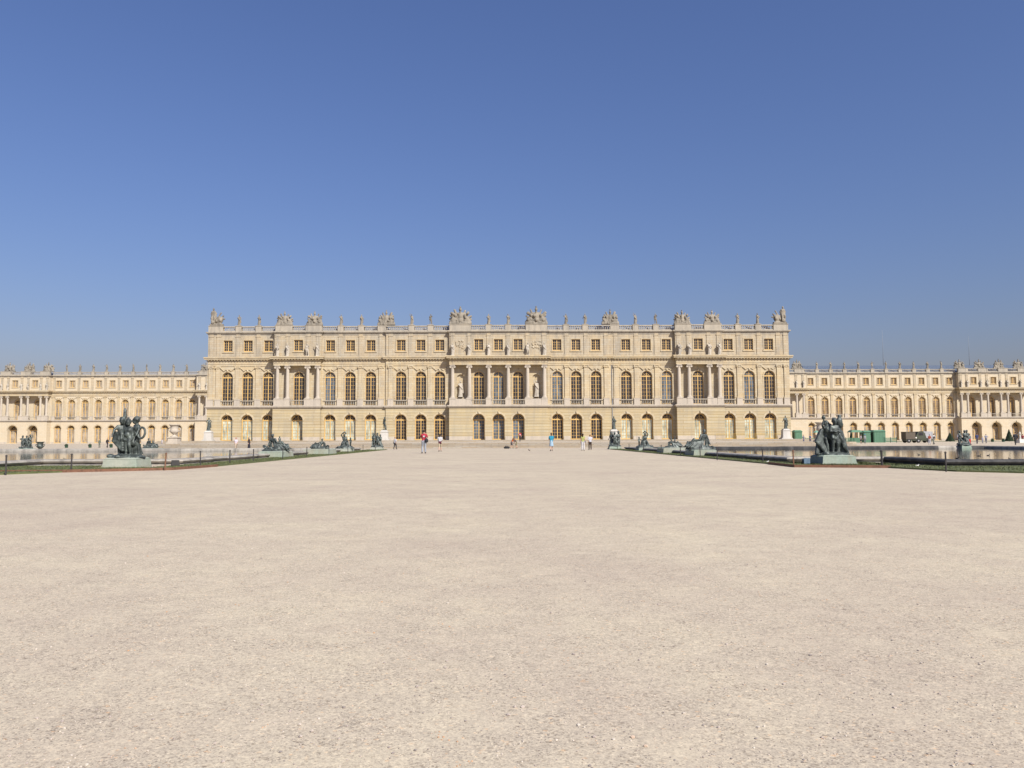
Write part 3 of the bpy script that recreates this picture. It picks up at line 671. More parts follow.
def column_mesh(z0, z1, r=.40):
    mb = MB(); H = z1 - z0
    mb.box(-r * 1.38, r * 1.38, -r * 1.38, r * 1.38, z0, z0 + .18)
    mb.lathe([(r * 1.3, .18), (r * 1.35, .26), (r * 1.2, .34), (r * 1.1, .40), (r * 1.16, .46), (r, .54), (r, H * .35), (r * .95, H * .65), (r * .86, H - .72), (r * .95, H - .66), (r * .88, H - .6), (r * 1.1, H - .32)], (0, 0, z0), 18)
    for s in (-1, 1):
        k0 = len(mb.v); mb.lathe([(.06, -.02), (.23, 0), (.23, 2 * r), (.06, 2 * r + .02)], (0, 0, 0), 10)
        mb.v[k0:] = [(s * r * 1.12 + x, -r + z, z1 - .42 + y) for x, y, z in mb.v[k0:]]
    mb.box(-r * 1.1, r * 1.1, -r * .95, r * .95, z1 - .40, z1 - .16); mb.box(-r * 1.4, r * 1.4, -r * 1.3, r * 1.3, z1 - .16, z1)
    me = mb.mesh('column'); me.materials.append(M['pale']); return me
def balusters(mb, x0, x1, y, z0, z1, step=.4, r=.085):
    n = max(1, int((x1 - x0) / step)); h = z1 - z0
    for i in range(n):
        x = x0 + (i + .5) * (x1 - x0) / n
        mb.lathe([(r, 0), (r * .55, .12 * h), (r * 1.15, .38 * h), (r * .5, .8 * h), (r * .9, h)], (x, y, z0), 6, False)

ZG, ZS, ZP, ZC, ZE, ZA, ZT, ZB, ZR = 0.9, 7.85, 8.42, 9.92, 17.2, 19.2, 24.25, 24.78, 26.05
PIL = pilaster_mesh(.92, ZC, ZE, .20); PIL.materials.append(M['ashlar'])
APIL = pilaster_mesh(.88, ZA, ZT, .12, False); APIL.materials.append(M['attic'])
COLM = column_mesh(ZC, ZE)
BALC = balcony_mesh(); BALC.materials.append(M['parapet'])
def ped(x0, x1, y0, y1): m = MB(); m.box(x0, x1, y0, y1, ZP, ZC); m.box(x0 - .05, x1 + .05, y0 - .05, y1, ZP + .003, ZP + .2); m.box(x0 - .05, x1 + .05, y0 - .05, y1, ZC - .16, ZC - .003); q = m.mesh('pedestal'); q.materials.append(M['pale']); return q
PPED, CPED = ped(-.62, .62, -.30, .02), ped(-.66, .66, -.62, .62)

def mould(mb, x0, x1, y, yb, levels, e0, e1):
    """stacked mouldings: levels (z0, z1, projection); e0/e1: does the moulding turn the corner at that end"""
    for z0, z1, p in levels: mb.box(x0 - (p if e0 else 0), x1 + (p if e1 else 0), y - p, yb, z0, z1)

class Facade:
    """one palace facade: segments of bays between x0 and x1 at front plane y"""
    def __init__(s, name, y, label, walls, gfirst, gground, gattic, zg):
        s.root = empty(name, (0, y, 0)); tag(s.root, label, 'palace')
        s.y = y; s.zg = zg; s.m = {k: MB() for k in ('ground', 'upper', 'attic', 'string', 'entab', 'acorn', 'para', 'floor')}
        s.walls = walls; s.gf, s.gg, s.ga = gfirst, gground, gattic; s.dies = []; s.i = 0
    def seg(s, x0, x1, yf, wins, pils=(), portico=None, e=(False, False), nogr=(), niches=(), wide=(), deep=.75, thick=False, pdeep=1.35):
        m = s.m; yb = 1.6; s.i += 1; o = .004 * s.i; root = s.root
        wy = 0.0 if portico else yf                       # plane of the upper wall
        ay = (yf + .75) if portico else yf                # plane of the attic wall
        kind = lambda x: ('broad' if s.zg < 0 else 'wide') if x in wide else 'ground'
        gdep = pdeep if portico else deep
        zb = s.zg + .02 if s.zg > 0 else .15
        gops = [(x, dict(broad=3.5, wide=2.6, ground=2.5)[kind(x)], zb, 6.55, True) for x in wins if x not in nogr]
        wall(m['ground'], x0, x1, s.zg - 1.4, ZS, gops, yf, gdep)
        for x, w, _, zt, _ in gops: window(kind(x), root, x, yf + gdep - .12, zb + .02, zt - zb - .03, gdep - .12, s.gg(x), thick)
        xs = x0                                           # plinth course
        for x, w, *_ in sorted(gops) + [(x1 + 99, 0)]:
            b = min(x - w / 2 - .12, x1)
            if b > xs: pc = MB(); pc.box(xs + .01, b - .01, yf - .10, yf + .05, s.zg - 1.4, s.zg + .75 + o); pc.build('plinth_course', M['pale'], root)
            xs = x + w / 2 + .12
        for xx in (x0, x1): m['ground'].face([(xx, yf, s.zg - 1.4), (xx, yb, s.zg - 1.4), (xx, yb, ZS), (xx, yf, ZS)])
        mould(m['string'], x0, x1, yf, yb, [(ZS + o, ZS + .17, .10), (ZS + .172, ZS + .36, .28), (ZS + .362, ZP + o, .40)], *e)
        fops = [(x, 2.36, ZP + .12, 15.9, True) for x in wins if x not in niches]
        nops = [(x, 1.7, ZC + .35, 15.3, True) for x in niches]
        wall(m['upper'], x0, x1, ZP, ZE + .3, fops + nops, wy, .45)
        for x, w, b0, zt, _ in nops: m['upper'].face([(x - w / 2, wy + .45, b0), (x + w / 2, wy + .45, b0), (x + w / 2, wy + .45, zt), (x - w / 2, wy + .45, zt)])
        for xx in (x0, x1): m['upper'].face([(xx, wy, ZP), (xx, yb, ZP), (xx, yb, ZE), (xx, wy, ZE)])
        for x, w, b0, zt, _ in fops:
            window('first', root, x, wy + .32, b0 + .02, zt - b0 - .03, .32, s.gf(x), thick, not portico)
            put('window_balustrade', BALC, None, root, (x, (yf if portico else wy) - .02, 0))
        if portico:
            cy = yf + .62
            m['floor'].box(x0 + .1, x1 - .1, yf + .02, .1, ZP - .02, ZP + .05)
            for cx in portico: cc = put('column', COLM, None, root, (cx, cy, 0)); put('pedestal', CPED, None, cc)
            solid = sorted(portico)
            for a, b in zip(solid, solid[1:]):
                if not any(a < f[0] < b for f in fops): m['floor'].box(a + .66, b - .66, yf + .06, yf + .5, ZP, ZC - .1)
            m['entab'].box(x0, x1, yf + .08, .6, ZE + o, ZE + .5); m['entab'].box(x0 - .02, x1 + .02, yf + .02, .6, ZE + .5, ZE + 1.08)
            for a in (x0 + .3, x1 - .3): m['upper'].box(a - .28, a + .28, -.22, .02, ZP + .1, ZE)
        else:
            for px in pils: cc = put('pilaster', PIL, None, root, (px, wy, 0)); put('pedestal', PPED, None, cc)
            m['entab'].box(x0, x1, wy - .10, .6, ZE + o, ZE + .42); m['entab'].box(x0, x1, wy - .16, .6, ZE + .42, ZE + 1.08)
        ey = yf
        mould(m['entab'], x0, x1, ey, .7, [(ZE + 1.085 + o, ZE + 1.26, .22), (ZE + 1.43, ZE + 1.72, .62), (ZE + 1.722, ZA - .02 + o, .74)], *e)
        n = int((x1 - x0) / .62)
        for i in range(n):
            xx = x0 + (i + .5) * (x1 - x0) / n; m['entab'].box(xx - .15, xx + .15, ey - .52, ey + .3, ZE + 1.24, ZE + 1.44)
        m['entab'].box(x0, x1, ey - .2, .6, ZE + 1.26, ZE + 1.43)
        # attic
        aw = [x for x in wins if x not in niches]
        wall(m['attic'], x0, x1, ZA - .05, ZT, [(x, 1.96, 20.4, 22.9, False) for x in aw], ay, .4)
        for xx in (x0, x1): m['attic'].face([(xx, ay, ZA), (xx, yb, ZA), (xx, yb, ZT), (xx, ay, ZT)])
        m['attic'].box(x0 + .01, x1 - .01, ay - .08, ay + .03, ZA - .03, ZA + .42 + o)
        for x in aw: window('attic', root, x, ay + .22, 20.4, 2.5, .22, s.ga(x), thick)
        for px in (pils if not portico else portico): put('attic_pilaster', APIL, None, root, (px, ay, 0))
        for x in niches:
            rl = MB()
            for i in range(22):
                rr = random.Random(i + int(x * 10)); rl.ell((x + rr.uniform(-1.0, 1.0), ay - .03, 21.6 + rr.uniform(-.8, 1.0)), (rr.uniform(.12, .3), .10, rr.uniform(.12, .3)), 7, 5)
            rl.build('relief', M['attic'], root, True)
        mould(m['acorn'], x0, x1, ay, .9, [(ZT - .28, ZT - .04 + o, .06), (ZT + o, ZT + .18, .14), (ZT + .182, ZT + .34, .32), (ZT + .342, ZB + o, .44)], *e)
        s.para(x0, x1, ay, e)
    def para(s, x0, x1, wy, e):
        m = s.m; d = sorted([q for q in s.dies_at if x0 - .01 <= q[0] <= x1 + .01]); y0, y1 = wy + .10, wy + .55
        m['para'].box(x0, x1, y0, y1, ZB - .02, ZB + .30); m['para'].box(x0, x1, y0 - .06, y1 + .06, ZR - .22, ZR)
        xs = x0
        for xc, hw in d + [(x1 + 99, 0)]:
            b = min(xc - hw, x1)
            if b - xs > .3: balusters(m['para'], xs, b, wy + .32, ZB + .30, ZR - .22, .40, .11)
            xs = xc + hw
        for xc, hw in d:
            m['para'].box(max(xc - hw, x0), min(xc + hw, x1), y0 - .14, y1 + .5, ZB - .01, ZR + .04); m['para'].box(max(xc - hw, x0) - .08, min(xc + hw, x1) + .08, y0 - .22, y1 + .58, ZR + .041, ZR + .16)
    def finish(s, x0, x1, back, roofz=None):
        r, m = s.root, s.m
        m['ground'].build('ground_floor_wall', M[s.walls[0]], r); m['upper'].build('upper_wall', M[s.walls[1]], r); m['attic'].build('attic_wall', M[s.walls[2]], r)
        m['string'].build('string_course', M['pale'], r); m['entab'].build('entablature', M['ashlar'], r); m['acorn'].build('attic_cornice', M['parapet'], r)
        m['para'].build('roof_balustrade', M['parapet'], r); m['floor'].build('portico_floor', M['pale'], r)
        b = MB(); b.box(x0, x1, .9, back, s.zg - 1.4, ZB + .1); b.build('main_body', M['ashlar'], r)
        if roofz:
            xa, xb, zr, mt, ya, yr = roofz; f = MB(); k0 = len(f.v)
            f.v += [(xa, ya, ZB), (xb, ya, ZB), (xb, back - 2, ZB), (xa, back - 2, ZB), (xa + 1, yr, zr), (xb - 1, yr, zr), (xb - 1, back - 4, zr), (xa + 1, back - 4, zr)]
            for q in ((4, 5, 6, 7), (0, 1, 5, 4), (1, 2, 6, 5), (2, 3, 7, 6), (3, 0, 4, 7)): f.f.append(q)
            f.build('roof', M[mt], r)

ORD = 'first second third fourth fifth sixth seventh eighth ninth tenth eleventh twelfth thirteenth fourteenth fifteenth sixteenth seventeenth eighteenth nineteenth twentieth'.split()

# ---- central block
DC = 174.0
STX = [57.2, 52.8, 34.7, 30.2, 19.1, 14.9, 2.15]
TRX = [62.6, 47.0, 40.4, 24.7, 8.35]
def gg(x):
    if abs(x) > 27: return 'glass_blind'
    return 'glass_blue' if abs(x) < 5 else 'glass'
rg = random.Random(5)
c = Facade('palace', DC, 'three storey golden stone palace filling the centre, with column porticoes and arched windows', ('rustic', 'ashlar', 'attic'),
           lambda x: 'glass_blue' if rg.random() < (.5 if abs(x) < 5 else .22) else 'glass', gg, lambda x: 'glass', ZG)
c.dies_at = [(s * x, .62) for x in STX for s in (-1, 1)] + [(s * x, 1.85 if x != 8.35 else 2.35) for x in TRX if x != 62.6 for s in (-1, 1)] + [(-62.2, 1.6), (62.2, 1.6)]
for sg in (-1, 1):
    def sx(a, b): return (a, b) if sg > 0 else (-b, -a)
    P = lambda *v: [sg * q for q in v]
    c.seg(*sx(49.0, 63.8), 0.0, P(50.5, 55.0, 59.4), P(52.75, 57.2, 61.45, 63.05), e=(sg < 0, sg > 0))
    c.seg(*sx(38.7, 49.0), -1.5, P(43.75), portico=P(39.4, 41.6, 46.0, 48.2), e=(True, True), wide=P(43.75))
    c.seg(*sx(24.65, 38.7), 0.0, P(28.0, 32.5, 36.9), P(30.25, 34.7, 25.75))
    c.seg(*sx(10.7, 24.65), -.28, P(12.85, 17.0, 21.35), P(14.95, 19.2, 23.6), e=(sg < 0, sg > 0))
c.seg(-10.7, 10.7, -1.7, [-8.3, -4.3, 0.0, 4.3, 8.3], portico=[-10.0, -6.35, -2.12, 2.12, 6.35, 10.0], e=(True, True), nogr=(-8.3, 8.3), niches=(-8.3, 8.3), wide=(-4.3, 0.0, 4.3))
c.finish(-63.7, 63.7, 96, (-61, 61, 26.4, 'lead', 1.3, 3.4))
dp = MB(); dp.tube([Vector((24.85, -.1, 1)), Vector((24.85, -.1, ZS)), Vector((24.85, -.42, ZP)), Vector((24.85, -.1, ZC)), Vector((24.85, -.1, ZE))], .07, 6); dp.build('downpipe', M['lead'], c.root)
# gilt railing before the last ground floor windows on the right
gr = MB()
for i in range(52): gr.box(47 + i * .28, 47.035 + i * .28, -1.9, -1.865, ZG, ZG + 1.2)
gr.box(46.9, 61.6, -1.905, -1.86, ZG + 1.15, ZG + 1.19); gr.box(46.9, 61.6, -1.905, -1.86, ZG + .12, ZG + .16)
o = gr.build('railing', M['gold'], None, False, (0, DC, 0)); tag(o, 'low gilt railing before the right hand ground floor windows', 'railing')

def on_roof(xs, y, z, kind, fac, grp, where, h, sides=True):
    n = 0
    for i, x in enumerate(xs):
        yield i, x
# roofline of the centre
allst = sorted([s * x for x in STX for s in (-1, 1)])
for i, x in enumerate(allst):
    y = DC + (.35 if abs(x) > 24.6 else .1)
    o = put('roof_statue', STAT[(i * 5 + 2) % 6], None, None, (x, y + .02, ZR + .25), R(random.uniform(-25, 25)), 2.35)
    tag(o, 'slim stone figure on the palace roof balustrade, %s of fourteen from the left' % ORD[i], 'statue', 'statues along the palace balustrade')
alltr = sorted([s * x for x in TRX[1:] for s in (-1, 1)])
for i, x in enumerate(alltr):
    y = DC + (-.3 if abs(x) > 39 or abs(x) < 9 else .3); k = 3.95 if abs(x) < 9 else (3.0 if abs(x) > 39 else 3.25)
    o = put('stone_trophy', TROPHY[i % 3], None, None, (x, y + .1, ZR + .22), 0, (k if abs(x) < 9 else k * .95, k * .8, k))
    big = ', largest kind' if abs(x) < 9 else ''
    tag(o, 'carved stone trophy on the palace parapet, %s of eight from the left%s' % (ORD[i], big), 'trophy', 'trophies of arms along the palace balustrade')
for s in (-1, 1):
    o = put('corner_trophy', CORNER, None, None, (s * 62.4, DC + .5, ZR + .25), 0, (s * -3.2, 2.8, 3.7))
    tag(o, 'seated stone figure with arms on the %s corner of the palace parapet' % ('left' if s < 0 else 'right'), 'trophy', 'corner trophies of the palace')
# statues on the portico ledges
led = sorted([s * q for q in (39.5, 41.7, 46.0, 48.2) for s in (-1, 1)] + [-10.0, -6.4, -2.12, 2.12, 6.4, 10.0])
nm = {0: 'left', 1: 'middle', 2: 'right'}
cnt = {0: 0, 1: 0, 2: 0}
for i, x in enumerate(led):
    w = 0 if x < -20 else (2 if x > 20 else 1); y = DC + (-1.7 if w == 1 else -1.5) + .10
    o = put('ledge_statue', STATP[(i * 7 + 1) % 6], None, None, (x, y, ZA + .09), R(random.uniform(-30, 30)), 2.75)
    tag(o, 'stone figure above the %s portico columns, %s from the left end of that portico' % (nm[w], ORD[cnt[w]]), 'statue', 'statues above the portico columns'); cnt[w] += 1
for x in (-8.3, 8.3):
    o = put('niche_statue', STATP[0 if x < 0 else 4], None, None, (x, DC - .12, ZC + .46), 0, 3.5)
    tag(o, 'pale stone figure in the %s wall niche of the middle portico' % ('left' if x < 0 else 'right'), 'statue', 'niche statues of the middle portico')

# ---- wings
DW = 290.0
for sg in (-1, 1):
    side = 'left' if sg < 0 else 'right'
    w = Facade('palace_wing', DW, 'long golden stone palace wing set back on the %s of the central block' % side, ('wingstone', 'wingstone', 'wingstone'),
               (lambda x: 'glass_grey') if sg < 0 else (lambda x: 'glass_brown'), (lambda x: 'glass_grey') if sg < 0 else (lambda x: 'glass_blind'), lambda x: 'glass_grey' if sg < 0 else 'glass_brown', -.1)
    if sg > 0:
        bays = [113.95 + 5.065 * i for i in range(11)]; near = (104.5, 111.6); ncol = [108.0, 110.5]; blk = (167.0, 192.4); bw = [172.4, 179.6, 186.8]; bc = [167.7, 169.9, 174.8, 177.2, 182.0, 184.4, 189.2, 191.6]; end = 214.0
    else:
        bays = [111.7 + 4.88 * i for i in range(11)]; near = (103.5, 109.6); ncol = [105.8, 108.4]; blk = (163.0, 188.6); bw = [168.1, 175.35, 182.6]; bc = [163.7, 165.9, 170.5, 172.9, 177.8, 180.1, 185.0, 187.6]; end = 210.0
    def sx(a, b): return (a, b) if sg > 0 else (-b, -a)
    P = lambda v: [sg * q for q in v]
    st = [(a + b) / 2 for a, b in zip(bays, bays[1:])]
    trs = [sum(ncol) / 2] + [(a + b) / 2 for a, b in zip(bc[::2], bc[1::2])]
    w.dies_at = [(sg * q, .62) for q in st] + [(sg * q, 1.75) for q in trs]
    ends = [blk[1] + 3.2 + 5 * i for i in range(4)]
    w.seg(*sx(*near), -2.6, [], portico=P(ncol), e=(True, True))
    w.seg(*sx(near[1], blk[0]), 0.0, P(bays), P(st + [bays[0] - 1.75, bays[-1] + 1.75]), deep=.8, thick=True)
    w.seg(*sx(*blk), -2.6, P(bw), portico=P(bc), e=(True, True), wide=P(bw), thick=True, pdeep=1.9)
    w.seg(*sx(blk[1], end), 0.0, P(ends), P([q + 2.5 for q in ends[:-1]]), deep=.8, thick=True, e=(sg < 0, sg > 0))
    w.finish(*sx(60, end - .1), 16, ((112.5, 214, 28.0, 'slate', 1.3, 6.5) if sg > 0 else (-209, -104, 26.35, 'lead', 1.3, 3.4)))
    xs = sorted(P(st))
    for i, x in enumerate(xs):
        o = put('roof_statue', STAT[(i * 5 + (1 if sg > 0 else 3)) % 6], None, None, (x, DW + .35, ZR + .25), R(random.uniform(-30, 30)), 2.7)
        tag(o, 'small stone figure on the %s wing balustrade, %s of ten from the left' % (side, ORD[i]), 'statue', 'statues along the wing balustrades')
    xs = sorted(P(trs))
    for i, x in enumerate(xs):
        o = put('stone_trophy', TROPHY[(i + (2 if sg > 0 else 0)) % 3], None, None, (x, DW + .5, ZR + .22), 0, (3.2, 2.6, 3.4))
        tag(o, 'carved trophy of arms on the %s wing parapet, %s of five from the left' % (side, ORD[i]), 'trophy', 'trophies of arms along the wings')
    xs = sorted(P(ncol + bc))
    for i, x in enumerate(xs):
        o = put('ledge_statue', STATP[(i * 7 + 4) % 6], None, None, (x, DW - 2.3, ZA + .09), R(random.uniform(-30, 30)), 2.75)
        tag(o, 'stone figure above the wing columns, %s of ten from the left on the %s wing' % (ORD[i], side), 'statue', 'statues above the wing columns')
for i, (px, top) in enumerate(((885, 332), (971.5, 338))):
    p = atd(px, 312); mt = MB(); zt = 1.1 + 312 * math.tan(PITCH + math.atan((384 - top) / FPX))
    mt.lathe([(.11, 0), (.08, 8), (.035, zt - 27)], (0, 0, 26), 8); mt.lathe([(.3, 0), (.3, .4)], (0, 0, 26), 8)
    o = mt.build('mast', M['lead'], None, True, (p.x, 303 + 0, 0)); o.location.x = (px - HORX) * 303 / FPX
    tag(o, 'thin grey mast rising behind the right wing roof, %s' % ('over its plain bays' if i == 0 else 'over its columned end block'), 'mast', 'masts behind the right wing')

# ------------------------------------------------------------------ ground, steps, basins
XS = [-4000, -50, -20, -13.9, 12.7, 16.9, 49, 4000]; YS = [-60, 30.1, 31.4, 35, 80, 4000]
gm = MB()
def hole(x, y): return (-50 < x < -13.9 and 31.4 < y < 80 or 12.7 < x < 49 and 30.1 < y < 80) and not (y < 35 and (-20 < x < -13.9 or 12.7 < x < 16.9))
k = {}
for j, y in enumerate(YS):
    for i, x in enumerate(XS): k[i, j] = len(gm.v); gm.v.append((x, y, 0))
for j in range(len(YS) - 1):
    for i in range(len(XS) - 1):
        if not hole((XS[i] + XS[i + 1]) / 2, (YS[j] + YS[j + 1]) / 2): gm.f.append((k[i, j], k[i + 1, j], k[i + 1, j + 1], k[i, j + 1]))
struct(gm.build('ground', M['gravel']))

# terrace and its two flights of steps
tr = MB(); n = 4
tr.frustum(-44.5, 44.5, 99.3, 158, -.05, .604, .0)
o = struct(tr.build('terrace', M['gravel']))
sp = MB()
for i in range(n): sp.box(-43.2 - (.3 * (n - i)), 43.2 + .3 * (n - i), 98 + .36 * i, 101, .15 * i - (.05 if i == 0 else 0), .15 * (i + 1) + .002 * i)
for i in range(2): sp.box(-67 - .3 * (2 - i), 67 + .3 * (2 - i), 157 + .4 * i, 160, (.602 if i else -.05), .60 + .15 * (i + 1) + .004)
struct(sp.build('steps', M['step']))
tp = MB(); tp.box(-68, 68, 158.5, DC + 1, -.05, .908); struct(tp.build('upper_terrace', M['gravel']))

def basin(side, pts, dark):
    """rim segments swept round the outline; inner wall, water"""
    n = len(pts); P2 = [Vector(p) for p in pts]
    area = sum(P2[i].x * P2[(i + 1) % n].y - P2[(i + 1) % n].x * P2[i].y for i in range(n))
    if area < 0: P2.reverse(); dark = None if dark is None else [dark[(n - 2 - i) % n] for i in range(n)]
    def off(d):
        out = []
        for i in range(n):
            a, b, c2 = P2[i - 1], P2[i], P2[(i + 1) % n]
            e1, e2 = (b - a).normalized(), (c2 - b).normalized(); n1, n2 = Vector((-e1.y, e1.x)), Vector((-e2.y, e2.x))
            t = (n1 + n2); t = t / (1 + n1.dot(n2)); out.append(b + t * d)
        return out
    prof = [(-.12, -.05), (-.12, .05), (.0, .05), (.0, .10), (-.10, .13), (-.14, .19), (-.10, .245), (-.02, .27), (.62, .27), (.74, .25), (.81, .18), (.84, .05), (.84, -.15), (.80, -.24), (.74, -.28), (.62, -.29), (.60, -1.0)]
    rings = [off(d) for d, z in prof]
    mbs = {False: MB(), True: MB()}
    root = empty('basin_rim', (0, 0, 0))
    for i in range(n):
        L0 = (P2[(i + 1) % n] - P2[i]).length; m = mbs[bool(dark[i])]
        cuts = max(1, round(L0 / 1.9))
        for c0 in range(cuts):
            t0, t1 = c0 / cuts, (c0 + 1) / cuts; rr = random.Random(i * 100 + c0); dz = rr.uniform(-.008, .008)
            for q in range(len(prof) - 1):
                pt = lambda rg, t, z: (*(rings[rg][i].lerp(rings[rg][(i + 1) % n], t)), z + dz)
                m.face([pt(q, t0, prof[q][1]), pt(q, t1, prof[q][1]), pt(q + 1, t1, prof[q + 1][1]), pt(q + 1, t0, prof[q + 1][1])])
    tag(root, 'low moulded stone rim of the %s water basin%s' % (side, ', long blackened stretches' if side == 'right' else ', pale and streaked'), 'basin')
    for dk, m in mbs.items():
        if m.f: m.build('blackened_coping' if dk else 'coping', M['rim_dark' if dk else 'rim'], root)
    wt = MB(); wt.face([(p.x, p.y, -.01) for p in off(.3)]); struct(wt.build('water', M['water']))
    b = MB(); b.face([(p.x, p.y, -.95) for p in off(.3)]); b.build('basin_bed', M['rim_dark'], root)
basin('left', [(-13.9, 35), (-13.9, 80), (-50, 80), (-50, 31.4), (-20, 31.4), (-20, 35)], [0, 0, 0, 0, 0, 0])
# right basin; the far coping and the near front coping are blackened
basin('right', [(12.7, 35), (16.9, 35), (16.9, 30.1), (49, 30.1), (49, 80), (46.6, 80), (43.6, 80), (12.7, 80)], [0, 1, 1, 0, 1, 0, 1, 0])

# pale kerb between rim and lawn on the left, iron edging
kb = MB(); kb.box(-60, -20.6, 30.2, 30.7, -.04, .06); kb.box(-20.6, -16.9, 33.9, 34.4, -.04, .06); pass
struct(kb.build('kerb', M['rim']))

def lawn(name, outline, blades, seed):
    bm = bmesh.new(); vs = [bm.verts.new((x, y, .05)) for x, y in outline]; f = bm.faces.new(vs)
    if f.normal.z < 0: f.normal_flip()
    bmesh.ops.triangulate(bm, faces=[f]); tris = [[v.co.copy() for v in t.verts] for t in bm.faces]
    ext = bmesh.ops.extrude_face_region(bm, geom=bm.faces[:]); [setattr(v.co, 'z', -.03) for v in ext['geom'] if isinstance(v, bmesh.types.BMVert)]
    bmesh.ops.recalc_face_normals(bm, faces=bm.faces[:])
    me = bpy.data.meshes.new(name); bm.to_mesh(me); bm.free()
    rnd = random.Random(seed); V, F = [], []
    ar = [((t[1] - t[0]).cross(t[2] - t[0])).length / 2 for t in tris]
    for _ in range(blades):
        t = rnd.choices(tris, ar)[0]; a, b = rnd.random(), rnd.random()
        if a + b > 1: a, b = 1 - a, 1 - b
        p = t[0] + (t[1] - t[0]) * a + (t[2] - t[0]) * b; q = rnd.uniform(0, 6.28); h = rnd.uniform(.015, .05); wd = .016
        i = len(V); V += [(p.x - wd * math.cos(q), p.y - wd * math.sin(q), .045), (p.x + wd * math.cos(q), p.y + wd * math.sin(q), .045), (p.x + rnd.uniform(-.04, .04), p.y + rnd.uniform(-.04, .04), .05 + h)]; F.append((i, i + 1, i + 2))
    m2 = bpy.data.meshes.new('b'); m2.from_pydata(V, [], F); bm = bmesh.new(); bm.from_mesh(me); bm.from_mesh(m2); bm.to_mesh(me); bm.free(); bpy.data.meshes.remove(m2)
    o = put(name, me, M['grass']); o['kind'] = 'stuff'; o['label'] = 'narrow strip of short lawn between the gravel walk and the basin rim'; return o
lawn('grass', [(-11.7, 84), (-11.7, 33), (-12.2, 29.5), (-14.9, 27.8), (-16.2, 25.6), (-17.2, 24.6), (-60, 24.6), (-60, 29.9), (-20.8, 29.9), (-20.4, 33.6), (-16.6, 33.6), (-16.4, 31.2), (-13.6, 31.2), (-13.6, 84)], 34000, 1)
lawn('grass', [(11.4, 84), (11.4, 33), (11.2, 30.2), (14.1, 29.2), (14.7, 25.7), (16, 24.4), (60, 24.4), (60, 29.6), (16.4, 29.6), (16.2, 31.2), (12.4, 31.2), (12.4, 84)], 34000, 2)
lawn('grass', [(62, 218), (62, 240), (215, 240), (215, 218)], 3000, 3)['label'] = 'thin strip of lawn in front of the right wing'
ed = MB()
for pts in ([(-20, 27.0), (-14.9, 27.6), (-12.0, 29.4), (-11.6, 33)], [(11.3, 33.5), (11.1, 30.05), (14.2, 29.0)]):
    for a, b in zip(pts, pts[1:]):
        a, b = Vector((*a, 0)), Vector((*b, 0)); d = (b - a).normalized(); nn = Vector((-d.y, d.x, 0)) * .02
        q = [a - nn, b - nn, b + nn, a + nn]; k0 = len(ed.v); ed.v += [(p.x, p.y, -.03) for p in q] + [(p.x, p.y, .10) for p in q]
        for f in ((4, 5, 6, 7), (0, 1, 5, 4), (1, 2, 6, 5), (2, 3, 7, 6), (3, 0, 4, 7)): ed.f.append(tuple(k0 + i for i in f))
struct(ed.build('lawn_edging_kerb', M['rust']))

# posts along the lawns
PM = MB(); PM.lathe([(.026, -.05), (.026, .56), (.034, .565), (.034, .60), (.01, .62)], (0, 0, 0), 8); PM.box(-.03, .03, -.008, .008, .30, .33)
pm = PM.mesh('post', False); pm.materials.append(M['iron']); pr = PM.mesh('rusty_post'); pr.materials.append(M['rust'])
posts = [(8, 475), (73, 472), (166, 470.3), (201.5, 466), (230.5, 464), (254, 462)]
L1 = [at(*p) for p in posts] + [Vector((-11.9, y, 0)) for y in (44, 49.5, 56, 63, 70, 77)]
for i, p in enumerate(L1):
    o = put('lawn_post', pr if i == 2 else pm, None, None, p, 0, (1, 1, 1.05)); o.rotation_euler = (0, R(4) if i == 2 else R(random.uniform(-1.5, 1.5)), 0)
    tag(o, 'leaning rusty iron post by the left bronze children group' if i == 2 else 'slim dark post on the left lawn edge, %s from the nearest towards the palace' % ORD[i], 'post', 'posts along the lawn edges')
posts = [(943.5, 471.5), (880, 467.5), (792, 467), (761.5, 463), (716, 460)]
L1 = [at(*p) for p in posts] + [Vector((11.6, y, 0)) for y in (46, 51, 57, 64, 71, 78)]
for i, p in enumerate(L1):
    o = put('lawn_post', pr if i == 2 else pm, None, None, p, 0, (1, 1, 1.05) if i != 1 else (1.5, 1.5, 1.05)); o.rotation_euler = (0, R(random.uniform(-1.5, 1.5)), 0)
    tag(o, 'rusty iron post by the right bronze children group' if i == 2 else 'slim dark post on the right lawn edge, %s from the nearest towards the palace' % ORD[i], 'post', 'posts along the lawn edges')

# ------------------------------------------------------------------ bronzes on their plinths
def bronze_group(name, mesh, p, z, label, cat, plinth=None, rz=0, sc=1.0, grp=None):
    o = put(name, mesh, None, None, (p[0], p[1], z), rz, sc); tag(o, label, cat, grp)
    if plinth:
        hx, hy = plinth; b = MB(); b.box(-hx, hx, -hy, hy, -.9 if 46 < p[0] < 48 else 0, .10); b.frustum(-hx + .02, hx - .02, -hy + .02, hy - .02, .10, z - .05, .03); b.frustum(-hx + .04, hx - .04, -hy + .04, hy - .04, z - .05, z + .004, .10)
        q = b.build('plinth', M['plinth'], None, False, (p[0], p[1], 0)); q.parent = o
        q.matrix_parent_inverse = (Matrix.Translation((p[0], p[1], z)) @ Matrix.Rotation(rz, 4, 'Z') @ Matrix.Diagonal((sc, sc, sc, 1))).inverted()
    return o
G1 = 'bronze groups of children at the basin corners'; G2 = 'reclining bronze figures round the basins'
bronze_group('bronze_group', BZ['gl'], (-15.1, 32.5), .40, 'three bronze children on a pale green plinth, one lifting a torch, one a hoop', 'sculpture', (.70, .70), 0, .98, G1)
